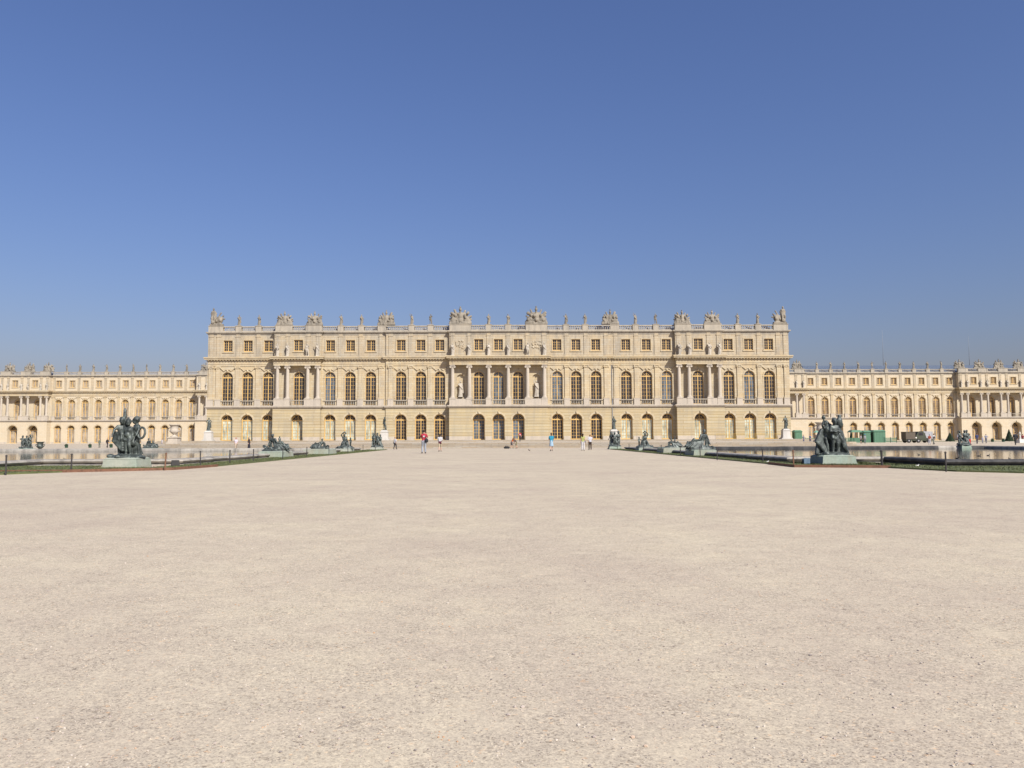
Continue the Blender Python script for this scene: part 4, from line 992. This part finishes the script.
bronze_group('bronze_group', BZ['gr'], (13.7, 32.8), .40, 'three dark bronze children on a pale green plinth, the middle one folding arms', 'sculpture', (.70, .70), 0, .88, G1)
bronze_group('reclining_bronze', BZ['rl'], (-13.75, 49.3), .40, 'reclining bronze woman with a child, nearest on the left basin long side', 'sculpture', (.8, 1.2), R(0), .9, G2)
bronze_group('reclining_bronze', BZ['rr'], (12.6, 49.8), .40, 'seated bronze man leaning back, nearest on the right basin long side', 'sculpture', (.75, 1.2), R(0), .92, G2)
bronze_group('reclining_bronze', BZ['rs'], (-13.2, 59), .42, 'low reclining bronze figure, second along the left basin long side', 'sculpture', (1.0, 1.2), 0, .82, G2)
bronze_group('reclining_bronze', BZ['rs2'], (12.9, 59), .42, 'pair of low bronze figures leaning apart, second along the right basin long side', 'sculpture', (1.0, 1.2), 0, .80, G2)
bronze_group('bronze_nymph', BZ['ny'], (-13.6, 70.5), .30, 'seated bronze nymph with one arm bent over her head, left basin side', 'sculpture', (.7, .9), 0, 1.0, G2)
bronze_group('bronze_nymph', BZ['nyr'], (12.9, 70.5), .30, 'seated bronze nymph with small child, third along the right basin side', 'sculpture', (.7, .9), 0, .98, G2)
bronze_group('bronze_group', BZ['far1'], (-12.6, 82.6), .30, 'upright bronze children at the far inner corner of the left basin', 'sculpture', (.65, .65), .3, .95, G1)
bronze_group('bronze_group', BZ['far2'], (12.0, 82.6), .30, 'upright bronze children at the far inner corner of the right basin', 'sculpture', (.65, .65), -.4, 1.0, G1)
bronze_group('bronze_group', BZ['far3'], (-48.3, 81.6), .30, 'bronze children at the far outer corner of the left basin', 'sculpture', (.8, .65), .6, .9, G1)
bronze_group('bronze_group', BZ['far4'], (46.15, 79.2), .36, 'bronze children at the far outer corner of the right basin', 'sculpture', (.5, .5), 0, 1.0, G1)
bronze_group('reclining_bronze', BZ['rl'], (-35.2, 80.7), .30, 'reclining bronze river figure on the far end of the left basin', 'sculpture', (1.2, .6), 0, .85, G2)
bronze_group('reclining_bronze', BZ['rr'], (33.4, 80.7), .30, 'reclining bronze river figure on the far end of the right basin', 'sculpture', (1.2, .6), 0, .85, G2)

# statues on white pedestals against the palace
for i, (px, mi, nm2) in enumerate(((209, 2, 'below the left end'), (384.5, 3, 'left of the middle portico'), (613.5, 1, 'right of the middle portico'), (785, 5, 'below the right end'))):
    d = 163.0; X = (px - HORX) * d / FPX
    o = put('bronze_statue', STAT[mi].copy(), None, None, (X, d, ZG + 2.15), R((20, -30, 30, -20)[i]), 2.65); o.data.materials[0] = M['bronze']
    tag(o, 'dark bronze statue on a white marble pedestal %s of the palace' % nm2, 'statue', 'bronze statues before the palace front')
    b = MB(); b.box(-1.35, 1.35, -1.1, 1.1, 0, .22); b.box(-1.05, 1.05, -.9, .9, .22, .45); b.frustum(-.95, .95, -.8, .8, .45, 1.7, .06); b.box(-.98, .98, -.84, .84, 1.7, 1.82); b.frustum(-.8, .8, -.7, .7, 1.82, 2.07, .1)
    q = b.build('pedestal', M['marble'], None, False, (0, 0, 0)); q.parent = o
    q.matrix_parent_inverse = (Matrix.Translation((X, d, ZG + 2.15)) @ Matrix.Rotation(R((20, -30, 30, -20)[i]), 4, 'Z') @ Matrix.Scale(2.65, 4)).inverted() @ Matrix.Translation((X, d, ZG)) @ Matrix.Diagonal((.82, .82, 1, 1))
# vases
def vase(loc, h, mat, label, ped):
    r = empty('garden_vase', loc); tag(r, label, 'vase')
    z = 0
    if ped: b = MB(); b.box(-.75, .75, -.75, .75, 0, .18); b.frustum(-.62, .62, -.62, .62, .18, .78, .05); b.box(-.66, .66, -.66, .66, .78, .9); b.build('pedestal', mat, r); z = .9
    v = MB(); k = h - z
    v.lathe([(.30 * k, 0), (.30 * k, .05 * k), (.13 * k, .12 * k), (.10 * k, .2 * k), (.26 * k, .32 * k), (.37 * k, .46 * k), (.31 * k, .58 * k), (.29 * k, .8 * k), (.36 * k, .92 * k), (.43 * k, .96 * k), (.43 * k, k), (.36 * k, k), (.30 * k, .9 * k)], (0, 0, z), 20)
    v.build('bowl', mat, r, True)
    for s in (-1, 1):
        hd = MB(); hd.tube([Vector((s * .34 * k, 0, z + .46 * k)), Vector((s * .48 * k, 0, z + .56 * k)), Vector((s * .47 * k, 0, z + .7 * k)), Vector((s * .33 * k, 0, z + .74 * k))], .035 * k, 7); hd.build('handle', mat, r, True)
vase((-42.5, 104.5, .60), 2.55, M['pale'], 'tall pale stone vase at the left end of the terrace steps', True)
vase((42.2, 104.5, .60), 2.55, M['pale'], 'tall pale stone vase at the right end of the terrace steps', True)
vase((-49.4, 86, 0), .98, M['bronze'], 'dark bronze vase near the far left corner of the left basin', False)

# ------------------------------------------------------------------ things before the right wing
def booth(X, d, w, dp, h, label):
    r = empty('kiosk', (X, d, 0)); tag(r, label, 'kiosk', 'green kiosks before the right wing')
    b = MB(); b.box(-w / 2, w / 2, 0, dp, 0, h - .35)
    for i in range(1, 4): b.box(-w / 2 + w * i / 4 - .02, -w / 2 + w * i / 4 + .02, -.02, 0, .1, h - .5)
    b.build('cabin', M['booth'], r)
    f = MB(); f.frustum(-w / 2 - .15, w / 2 + .15, -.15, dp + .15, h - .347, h, .38); f.build('roof', M['booth'], r)
    dr = MB(); dr.box(-w / 2 - .02, -w / 2 - .003, .3, dp * .7, 0, h - .6); dr.box(-w / 2 + .08, -w / 2 + .16, -.035, -.003, 0, h - .4); dr.build('door', M['booth_dark'], r)
booth(86.9, 182, 2.7, 2.4, 2.85, 'widest green kiosk with a hipped roof, right end of its row')
booth(84.3, 182.5, 1.6, 2.2, 2.75, 'narrow green kiosk between the open stall and the widest kiosk')
booth(68.4, 182, 1.7, 1.7, 2.9, 'green kiosk half hidden by the statue at the palace corner')
r = empty('market_stall', (81.7, 182, 0)); tag(r, 'open green stall with a sloping canopy beside the narrow kiosk', 'stall')
b = MB(); b.frustum(-1.35, 1.35, -.2, 2.2, 2.35, 2.85, .45); b.build('canopy', M['booth'], r)
for x in (-1.1, 1.1):
    for y in (0, 2.0): b = MB(); b.box(x - .05, x + .05, y - .05, y + .05, 0, 2.35); b.build('post', M['booth_dark'], r)
b = MB(); b.box(-1.05, 1.05, .2, .6, 0, 1.05); b.build('counter', M['booth'], r)
def low_fence(x0, x1, d, label):
    r = empty('low_fence', (x0, d, 0)); tag(r, label, 'fence'); w = x1 - x0; b = MB()
    b.box(0, w, -.03, .03, 1.0, 1.08); b.box(0, w, -.03, .03, .12, .2)
    for i in range(int(w / .16)): b.box(i * .16, i * .16 + .08, -.02, .02, .2, 1.0)
    b.build('panel', M['booth'], r)
    for x in (0, w / 2, w): q = MB(); q.box(x - .06, x + .06, -.06, .06, 0, 1.2); q.build('post', M['booth_dark'], r)
low_fence(78.5, 82.2, 180.5, 'low green picket fence in front of the open stall')
low_fence(87.2, 90.0, 180.5, 'low green picket fence right of the widest kiosk')
low_fence(69.5, 71.8, 181, 'short green fence beside the kiosk at the palace corner')
# parasol
r = empty('parasol', (58.0, 145, 0)); tag(r, 'pale green cafe parasol beside the white vase', 'parasol')
b = MB(); b.lathe([(.03, .1), (.03, 2.5)], (0, 0, 0), 8); b.build('pole', M['iron'], r); b = MB(); b.lathe([(.85, 2.05), (.8, 2.12), (.4, 2.42), (.02, 2.62)], (0, 0, 0), 8, False); b.build('canopy', cloth((.20, .36, .27)), r); b = MB(); b.lathe([(.35, 0), (.35, .1)], (0, 0, 0), 12); b.build('base', M['iron'], r)
# truck
r = empty('work_truck', (88.0, 168, 0)); tag(r, 'dark olive work truck with a sloping grey tarpaulin, parked right of the green kiosks', 'truck')
b = MB(); b.box(-2.7, 2.9, -.9, .9, .45, .75); b.build('chassis', M['olive'], r)
b = MB(); b.box(-2.75, -.75, -1.0, 1.0, .76, 2.25); b.box(-2.8, -.7, -1.05, 1.05, 2.252, 2.32); b.build('cargo_box', M['brown'], r)
b = MB(); b.prism([(-.6, .76), (1.6, .76), (1.3, 2.0), (.9, 2.35), (-.1, 2.35), (-.55, 1.6)], -.95, .95); b.build('cab', M['olive'], r)
b = MB(); b.prism([(-.1, 1.55), (.9, 1.55), (.8, 2.15), (.0, 2.15)], -.97, -.952); b.build('side_window', M['glass'], r)
b = MB(); b.prism([(1.62, 1.0), (2.85, .78), (2.95, 2.35), (1.0, 2.42)], -.9, .9); b.build('tarpaulin', M['tarp'], r)
for x in (-2.1, -.1, 2.1):
    for y in (-.95, .72):
        k0 = MB(); k0.lathe([(.30, 0), (.45, .02), (.45, .21), (.30, .23)], (0, 0, 0), 16); k0.v = [(x + a, y + c3, .45 + b3) for a, b3, c3 in k0.v]; wl = k0.build('wheel', M['rubber'], r)
        hb = MB(); hb.lathe([(.16, 0), (.10, .03)], (0, 0, 0), 10); hb.v = [(x + a, y - .03 + c3, .45 + b3) for a, b3, c3 in hb.v]; hb.build('hub', M['tarp'], wl)
b = MB(); b.ell((-.65, -1.03, 1.05), (.16, .06, .16)); b.build('headlight', M['lamp'], r)
# topiary, tubs
def topiary(X, d, h, w, label, seed):
    rnd = random.Random(seed); t = empty('clipped_yew', (X, d, 0)); tag(t, label, 'tree', 'clipped yews before the right wing')
    V, F = [], []
    for i in range(2600):
        z = rnd.random() ** 1.6; rr = w / 2 * (1 - z) * math.sqrt(rnd.uniform(.55, 1.08)) ; a = rnd.uniform(0, 6.28); p = Vector((rr * math.cos(a), rr * math.sin(a), .12 + z * h)); s = .10
        u = Vector((rnd.gauss(0, 1), rnd.gauss(0, 1), rnd.gauss(0, 1))).normalized(); v = u.orthogonal().normalized(); k0 = len(V); V += [tuple(p - u * s), tuple(p + v * s * .6), tuple(p + u * s), tuple(p - v * s * .6)]; F.append((k0, k0 + 1, k0 + 2, k0 + 3))
    m = MB(); m.v, m.f = V, F; m.lathe([(w * .40, .1), (w * .22, h * .45), (.03, h * .93)], (0, 0, 0), 12); m.build('crown', M['leaf'], t)
    m = MB(); m.lathe([(.07, 0), (.05, .3)], (0, 0, 0), 8); m.build('trunk', M['brown'], t)
topiary((948.7 - HORX) * 205 / FPX, 205, 2.2, 2.2, 'smaller clipped cone yew left of the far bronze children', 1)
topiary((1007.8 - HORX) * 205 / FPX, 205, 3.0, 2.1, 'taller clipped cone yew near the right edge', 2)
topiary((850 - HORX) * 184 / FPX, 184, 2.4, .9, 'slender clipped yew left of the open green stall', 3)
tb = MB(); tb.lathe([(.36, 0), (.42, .5), (.46, .52), (.46, .6), (.38, .6)], (0, 0, 0), 12); tb = tb.mesh('tub'); tb.materials.append(M['booth_dark'])
pl = MB(); rnd = random.Random(3)
for i in range(160):
    p = Vector((rnd.gauss(0, .2), rnd.gauss(0, .2), .72 + rnd.gauss(0, .14))); u = Vector((rnd.gauss(0, 1), rnd.gauss(0, 1), rnd.gauss(0, 1))).normalized(); v = u.orthogonal(); pl.face([p - u * .1, p + v * .06, p + u * .1, p - v * .06])
pl.ell((0, 0, .72), (.28, .28, .2)); pl = pl.mesh('plant'); pl.materials.append(M['leaf'])
for i, (px, d, where) in enumerate(((67.5, 120, 'first from the left behind the left basin'), (91, 120, 'second from the left behind the left basin'), (112, 120, 'right of the two strollers behind the left basin'), (140.5, 118, 'left of the far reclining bronze'), (991, 190, 'left of the taller clipped yew'), (1001.8, 190, 'nearest beside the taller clipped yew'))):
    t = empty('plant_tub', atd(px, d)); put('tub', tb, None, t, None, 0, .55 if i < 4 else .8); put('plant', pl, None, t, None, 0, .55 if i < 4 else .8); tag(t, 'round dark tub with a dark bush, %s' % where, 'plant tub', 'tubs before the wings')
# floodlights at the plinths
for px, py, m, lb in ((176.5, 467, 'iron', 'small dark floodlight on the grass right of the left bronze children'), (804, 465, 'lightbox', 'small blue grey floodlight on the grass left of the right bronze children')):
    p = at(px, py); t = empty('floodlight', p, R(20)); tag(t, lb, 'floodlight', 'floodlights for the bronzes')
    b = MB(); b.box(-.13, .13, -.07, .07, .09, .27); b.box(-.15, .15, -.09, -.07, .07, .29); b.build('housing', M[m], t); b = MB(); b.box(-.17, -.152, -.02, .02, .0, .2); b.box(.152, .17, -.02, .02, .0, .2); b.box(-.17, .17, -.08, .08, -.0, .02); b.build('bracket', M['iron'], t)
# birds
def bird(mat, s):
    m = MB(); m.ell((0, 0, .09), (.09, .20, .09)); m.capsule((0, -.14, .12), .04, (0, -.19, .24), .035); m.ell((0, -.20, .27), (.045, .06, .045)); m.capsule((0, -.25, .265), .015, (0, -.31, .255), .012, 6); m.capsule((0, .15, .11), .05, (0, .27, .13), .02)
    for q in (-1, 1): m.ell((.075 * q, .03, .11), (.03, .15, .06))
    m.v = [(x * s, y * s, z * s) for x, y, z in m.v]; me = remesh(m, 'bird', .02 * s, 2); me.materials.append(M[mat]); return me
dk, wb = bird('duck', .45), bird('whitebird', .26)
for i, (px, py, a, w) in enumerate(((874.5, 457.5, 60, 'just right of the right bronze children'), (917, 455, -70, 'in the middle of the water'), (955, 458.5, 20, 'near the nearer rim'), (977, 456, 80, 'right of the bronze reflection'), (1007, 459, -50, 'nearest the right picture edge'), (986, 455.5, 100, 'beside the far rim'))):
    p = at(px, py, -.01); o = put('duck', dk, None, None, (p.x, p.y, -.04), R(a)); tag(o, 'dark duck on the right basin water, %s' % w, 'duck', 'ducks on the right basin')
for i, (px, py, a, w) in enumerate(((27, 460.5, 60, 'left of the bronze vase reflection'), (67, 459.5, -70, 'right of the bronze vase reflection'))):
    p = at(px, py, -.01); o = put('duck', dk, None, None, (p.x, p.y, -.04), R(a)); tag(o, 'dark duck on the left basin water, %s' % w, 'duck', 'ducks on the left basin')
for px, py, z, lb in ((766, 462, .04, 'white bird on the lawn left of the right bronze children'), (915, 466, .04, 'white bird on the lawn before the blackened rim')):
    p = at(px, py, z); o = put('white_bird', wb, None, None, p, R(70)); tag(o, lb, 'bird')
p = at(529, 450.6); tag(put('pigeon', bird('duck', .5), None, None, p, R(-60)), 'dark pigeon on the gravel left of the woman in blue', 'bird')
p = at(506.5, 448.6); b = MB(); b.ell((0, 0, .14), (.36, .17, .15)); b.tube([Vector((-.2, 0, .22)), Vector((-.08, 0, .38)), Vector((.08, 0, .38)), Vector((.2, 0, .22))], .02, 6); b.box(-.3, .3, -.12, .12, 0, .1)
me = remesh(b, 'bag', .02, 3); o = put('holdall', me, M['rubber'], None, p); tag(o, 'dark holdall left on the gravel by the steps', 'bag')

# ------------------------------------------------------------------ people
BACK = R(180)
W, K = (0.461, 0.461, 0.474), (0.03, 0.03, 0.035)
def P_(px, py, head_y, rz, label, z=0.0, **kw):
    p = at(px, py, z); h = max(1.35, min(1.9, (py - head_y) * p.y / FPX)); return person(p, h, rz, label, **kw)
P_(424, 453.3, 430, BACK, 'man in a red t-shirt and pale jeans holding up a camera', top=(0.358, 0.0352, 0.0544), bottom=(0.269, 0.288, 0.32), poses=('contra', 'camera'), bag=(-.11, .06, .55, 1.15, K), print_=(0.48, 0.448, 0.448), camera=True, sleeve=.75, voxel=.016)
P_(440, 451.7, 434, BACK, 'woman in a white top with a maroon jacket tied round her waist', top=W, bottom=(0.397, 0.333, 0.23), legs='shorts', poses=('walk', 'fold'), apron=(0.085, 0.02, 0.035), hairlen=.5, voxel=.016)
P_(395.2, 449.4, 437, R(150), 'grey haired man in a white shirt and black trousers by the left basin end', top=W, bottom=K, poses=('walk',), hair=(0.224, 0.141, 0.115), bag=(.12, .04, .52, .7, K))
P_(551, 451, 432.8, BACK, 'woman in a turquoise top and pale blue skirt walking to the palace', top=(0.032, 0.23, 0.346), bottom=(0.269, 0.384, 0.474), legs='skirt', poses=('walk', 'fold'), hair=(0.06, 0.035, 0.025), hairlen=.6, sleeve=.7, voxel=.016)
P_(582.5, 450.6, 433.6, R(170), 'woman with black hair in a yellow green top and white trousers', top=(0.352, 0.358, 0.128), bottom=(0.499, 0.486, 0.486), poses=('stand',), hairlen=.8, sleeve=.3, bag=(-.12, .02, .52, .6, (0.12, 0.12, 0.15)), voxel=.016)
P_(589.7, 449.8, 434.6, BACK, 'man in a white shirt and dark brown trousers raising his left hand', top=(0.486, 0.486, 0.525), bottom=(0.065, 0.045, 0.035), poses=('contra', 'point'), hair=(0.16, 0.06, 0.04), voxel=.016)
P_(511.3, 448.3, 437.1, R(120), 'woman with dark hair in an orange top climbing the steps', top=(0.397, 0.102, 0.032), bottom=(0.16, 0.141, 0.141), legs='shorts', poses=('walk', 'stoop'), hair=(0.07, 0.03, 0.02), hairlen=.8)
P_(516.2, 448.3, 437.3, R(-100), 'stooping person in dark clothes on the steps beside the woman in orange', top=(0.1, 0.07, 0.06), bottom=(0.2, 0.17, 0.1), legs='shorts', poses=('stoop',))
P_(519.7, 441.6, 431.5, R(200), 'man in a red and white shirt on the upper terrace by a doorway', z=.6, top=(0.352, 0.032, 0.0384), bottom=K, poses=('walk',), bag=(.02, .07, .66, .9, (0.448, 0.448, 0.461)))
P_(236.5, 449.3, 438.5, R(20), 'person in a white top and beige trousers with a red cap, left of the steps', top=(0.499, 0.448, 0.499), bottom=(0.397, 0.32, 0.243), poses=('walk',), hat=(0.352, 0.0896, 0.0768))
P_(249.5, 449.3, 437.2, R(70), 'woman in a long black dress before the left steps', top=(0.05, 0.035, 0.03), bottom=(0.022, 0.022, 0.03), legs='dress', hairlen=1.0, sleeve=1.8)
P_(108.2, 447.6, 438, R(70), 'person in dark clothes walking behind the left basin', top=(0.035, 0.03, 0.03), bottom=(0.04, 0.03, 0.035), poses=('walk',), sleeve=1.9, hair=(0.2, 0.08, 0.03))
P_(100.4, 447.6, 440, R(0), 'person in grey green clothes standing left of the dark walker', top=(0.128, 0.141, 0.109), bottom=(0.14, 0.15, 0.12), sleeve=1.8)
P_(162.6, 447.2, 439.6, R(-40), 'person in white beside the far reclining bronze', top=(0.48, 0.461, 0.474), bottom=(0.32, 0.32, 0.352), sleeve=1.0)
# by the right wing
def F_(px, d, rz, label, h=1.7, z=0.0, **kw): return person(atd(px, d, z), h, rz, label, voxel=.03, **kw)
F_(802.6, 150, R(30), 'person in grey right of the palace corner kiosk', top=(0.128, 0.141, 0.179), bottom=(0.1, 0.11, 0.15))
F_(809.3, 148, R(-60), 'person in a pale blue shirt near the parasol', top=(0.192, 0.256, 0.397), bottom=(0.1, 0.1, 0.14), h=1.75, poses=('walk',))
F_(814.6, 140, R(60), 'person in a lilac shirt under the parasol', top=(0.352, 0.333, 0.435), bottom=(0.1, 0.07, 0.06))
F_(859.8, 160, R(20), 'person in a grey lilac top and black skirt before the green stall', top=(0.243, 0.218, 0.237), bottom=K, legs='skirt')
F_(863.8, 158, BACK, 'person in grey with a bright blue cap before the narrow kiosk', top=(0.23, 0.243, 0.243), bottom=(0.12, 0.14, 0.15), hat=(0.096, 0.211, 0.48), h=1.72)
F_(928.3, 128, R(165), 'person in a brick red shirt and white trousers by the parked truck', top=(0.294, 0.064, 0.032), bottom=(0.499, 0.493, 0.512), h=1.6, poses=('contra',))
F_(932.4, 127, R(195), 'person in a white top with a dark backpack right of the red shirt', top=W, bottom=(0.16, 0.173, 0.147), h=1.72, poses=('walk',), bag=(.0, .08, .66, 1.2, (0.05, 0.05, 0.045)))
F_(958.2, 100, R(150), 'person in a white shirt half hidden behind the far right bronze children', top=(0.461, 0.461, 0.512), bottom=K, h=1.75, bag=(-.1, .05, .55, 1.0, K))
F_(968.3, 104, R(200), 'person in bright red trousers right behind the far right bronze children', top=(0.128, 0.141, 0.141), bottom=(0.397, 0.032, 0.0256), h=1.6)
F_(975.6, 136, R(160), 'person in a navy shirt walking before the right wing', top=(0.05, 0.065, 0.15), bottom=(0.1, 0.09, 0.1), h=1.78, poses=('walk',))
F_(981.0, 150, R(180), 'child in a lilac grey top beside the grey jacket', top=(0.243, 0.243, 0.32), bottom=(0.192, 0.192, 0.23), h=1.25)
F_(984.6, 146, R(170), 'person in a grey jacket between the navy shirt and the tubs', top=(0.218, 0.23, 0.294), bottom=(0.1, 0.1, 0.13), poses=('walk', 'hips'), h=1.7)
F_(1013.8, 110, R(170), 'tall person in black clothes near the right edge of the picture', top=(0.03, 0.032, 0.04), bottom=(0.03, 0.03, 0.03), h=1.82, sleeve=1.9, poses=('walk',))
# white statue on its block at the right edge, a person in dark red behind it
o = put('marble_statue', STAT[5].copy(), None, None, (*atd(1018.5, 150)[:2], .75), R(20), 1.55); o.data.materials[0] = M['marble']; tag(o, 'white marble figure on a low block at the right edge', 'statue')
b = MB(); b.frustum(-.75, .75, -.5, .5, -.72 / 1, -.02, .12); q = b.build('block', M['marble'], None); q.parent = o; q.scale = (1 / 1.55,) * 3
F_(1021.2, 152, R(150), 'person in a dark red top behind the white marble figure', top=(.22, .04, .05), bottom=(.2, .17, .15))

# ------------------------------------------------------------------ loose stones on the gravel in front
rs = np.random.RandomState(4); NP = 24000
ico = np.array([(0, 0, 1), (.894, 0, .447), (.276, .851, .447), (-.724, .526, .447), (-.724, -.526, .447), (.276, -.851, .447), (.724, .526, -.447), (-.276, .851, -.447), (-.894, 0, -.447), (-.276, -.851, -.447), (.724, -.526, -.447), (0, 0, -1)])
icf = np.array([(0, 1, 2), (0, 2, 3), (0, 3, 4), (0, 4, 5), (0, 5, 1), (1, 6, 2), (2, 7, 3), (3, 8, 4), (4, 9, 5), (5, 10, 1), (6, 7, 2), (7, 8, 3), (8, 9, 4), (9, 10, 5), (10, 6, 1), (11, 7, 6), (11, 8, 7), (11, 9, 8), (11, 10, 9), (11, 6, 10)])
yy = 2.2 + 12 * rs.rand(NP) ** 1.5; xx = (rs.rand(NP) - .5) * (yy * 1.7 + 2)
sz = .0014 + .0034 * rs.rand(NP) ** 2.5 + .006 * rs.rand(NP) ** 22
V = ico[None] * (sz[:, None, None] * (.7 + .6 * rs.rand(NP, 12, 3))) * np.array([1, 1, .7]); V[:, :, 0] += xx[:, None]; V[:, :, 1] += yy[:, None]; V[:, :, 2] += sz[:, None] * .35
Fc = icf[None] + (np.arange(NP) * 12)[:, None, None]
me = bpy.data.meshes.new('loose_stones'); me.from_pydata(V.reshape(-1, 3).tolist(), [], Fc.reshape(-1, 3).tolist()); me.update()
o = put('gravel', me, M['pebble']); o['kind'] = 'stuff'; o['label'] = 'loose small stones scattered over the gravel walk'

# ------------------------------------------------------------------ light, sky, camera
AZ, EL = R(35), R(41)
sv = Vector((math.sin(AZ) * math.cos(EL), -math.cos(AZ) * math.cos(EL), math.sin(EL)))
sl = bpy.data.lights.new('sun', 'SUN'); sl.energy = 4.6; sl.angle = R(.53); sl.color = (1, .95, .87)
so = bpy.data.objects.new('sun', sl); COL.objects.link(so); so.rotation_euler = (-sv).to_track_quat('-Z', 'Y').to_euler(); so.location = (60, -60, 90)
wd = bpy.data.worlds.new('World'); scene.world = wd; wd.use_nodes = True; nt = wd.node_tree; bg = nt.nodes['Background']
sk = nt.nodes.new('ShaderNodeTexSky'); sk.sky_type = 'NISHITA'; sk.sun_disc = False; sk.sun_elevation = EL; sk.sun_rotation = R(180) - AZ; sk.altitude = 0; sk.air_density = 1.6; sk.dust_density = 1.5; sk.ozone_density = 10
tint = N(nt, 'ShaderNodeMix', data_type='RGBA', blend_type='MULTIPLY'); tint.inputs[0].default_value = 1; tint.inputs[7].default_value = (.99, .825, .985, 1)
nt.links.new(sk.outputs[0], tint.inputs[6]); nt.links.new(tint.outputs[2], bg.inputs[0]); bg.inputs[1].default_value = .0725
cd = bpy.data.cameras.new('camera'); cam = bpy.data.objects.new('camera', cd); COL.objects.link(cam); scene.camera = cam
cd.sensor_width = 36; cd.lens = FPX * 36 / 1024; cd.shift_x = (512 - HORX) / 1024; cd.clip_end = 9000; cd.clip_start = .05
cam.matrix_world = Matrix.Translation((0, 0, EYE)) @ Matrix.Rotation(R(90) + PITCH, 4, 'X') @ Matrix.Rotation(R(-.2), 4, 'Z')
vs = scene.view_settings; scene.display_settings.display_device = 'sRGB'; vs.view_transform = 'Standard'; vs.look = 'None'; vs.exposure = .55; vs.gamma = 1; vs.use_curve_mapping = False
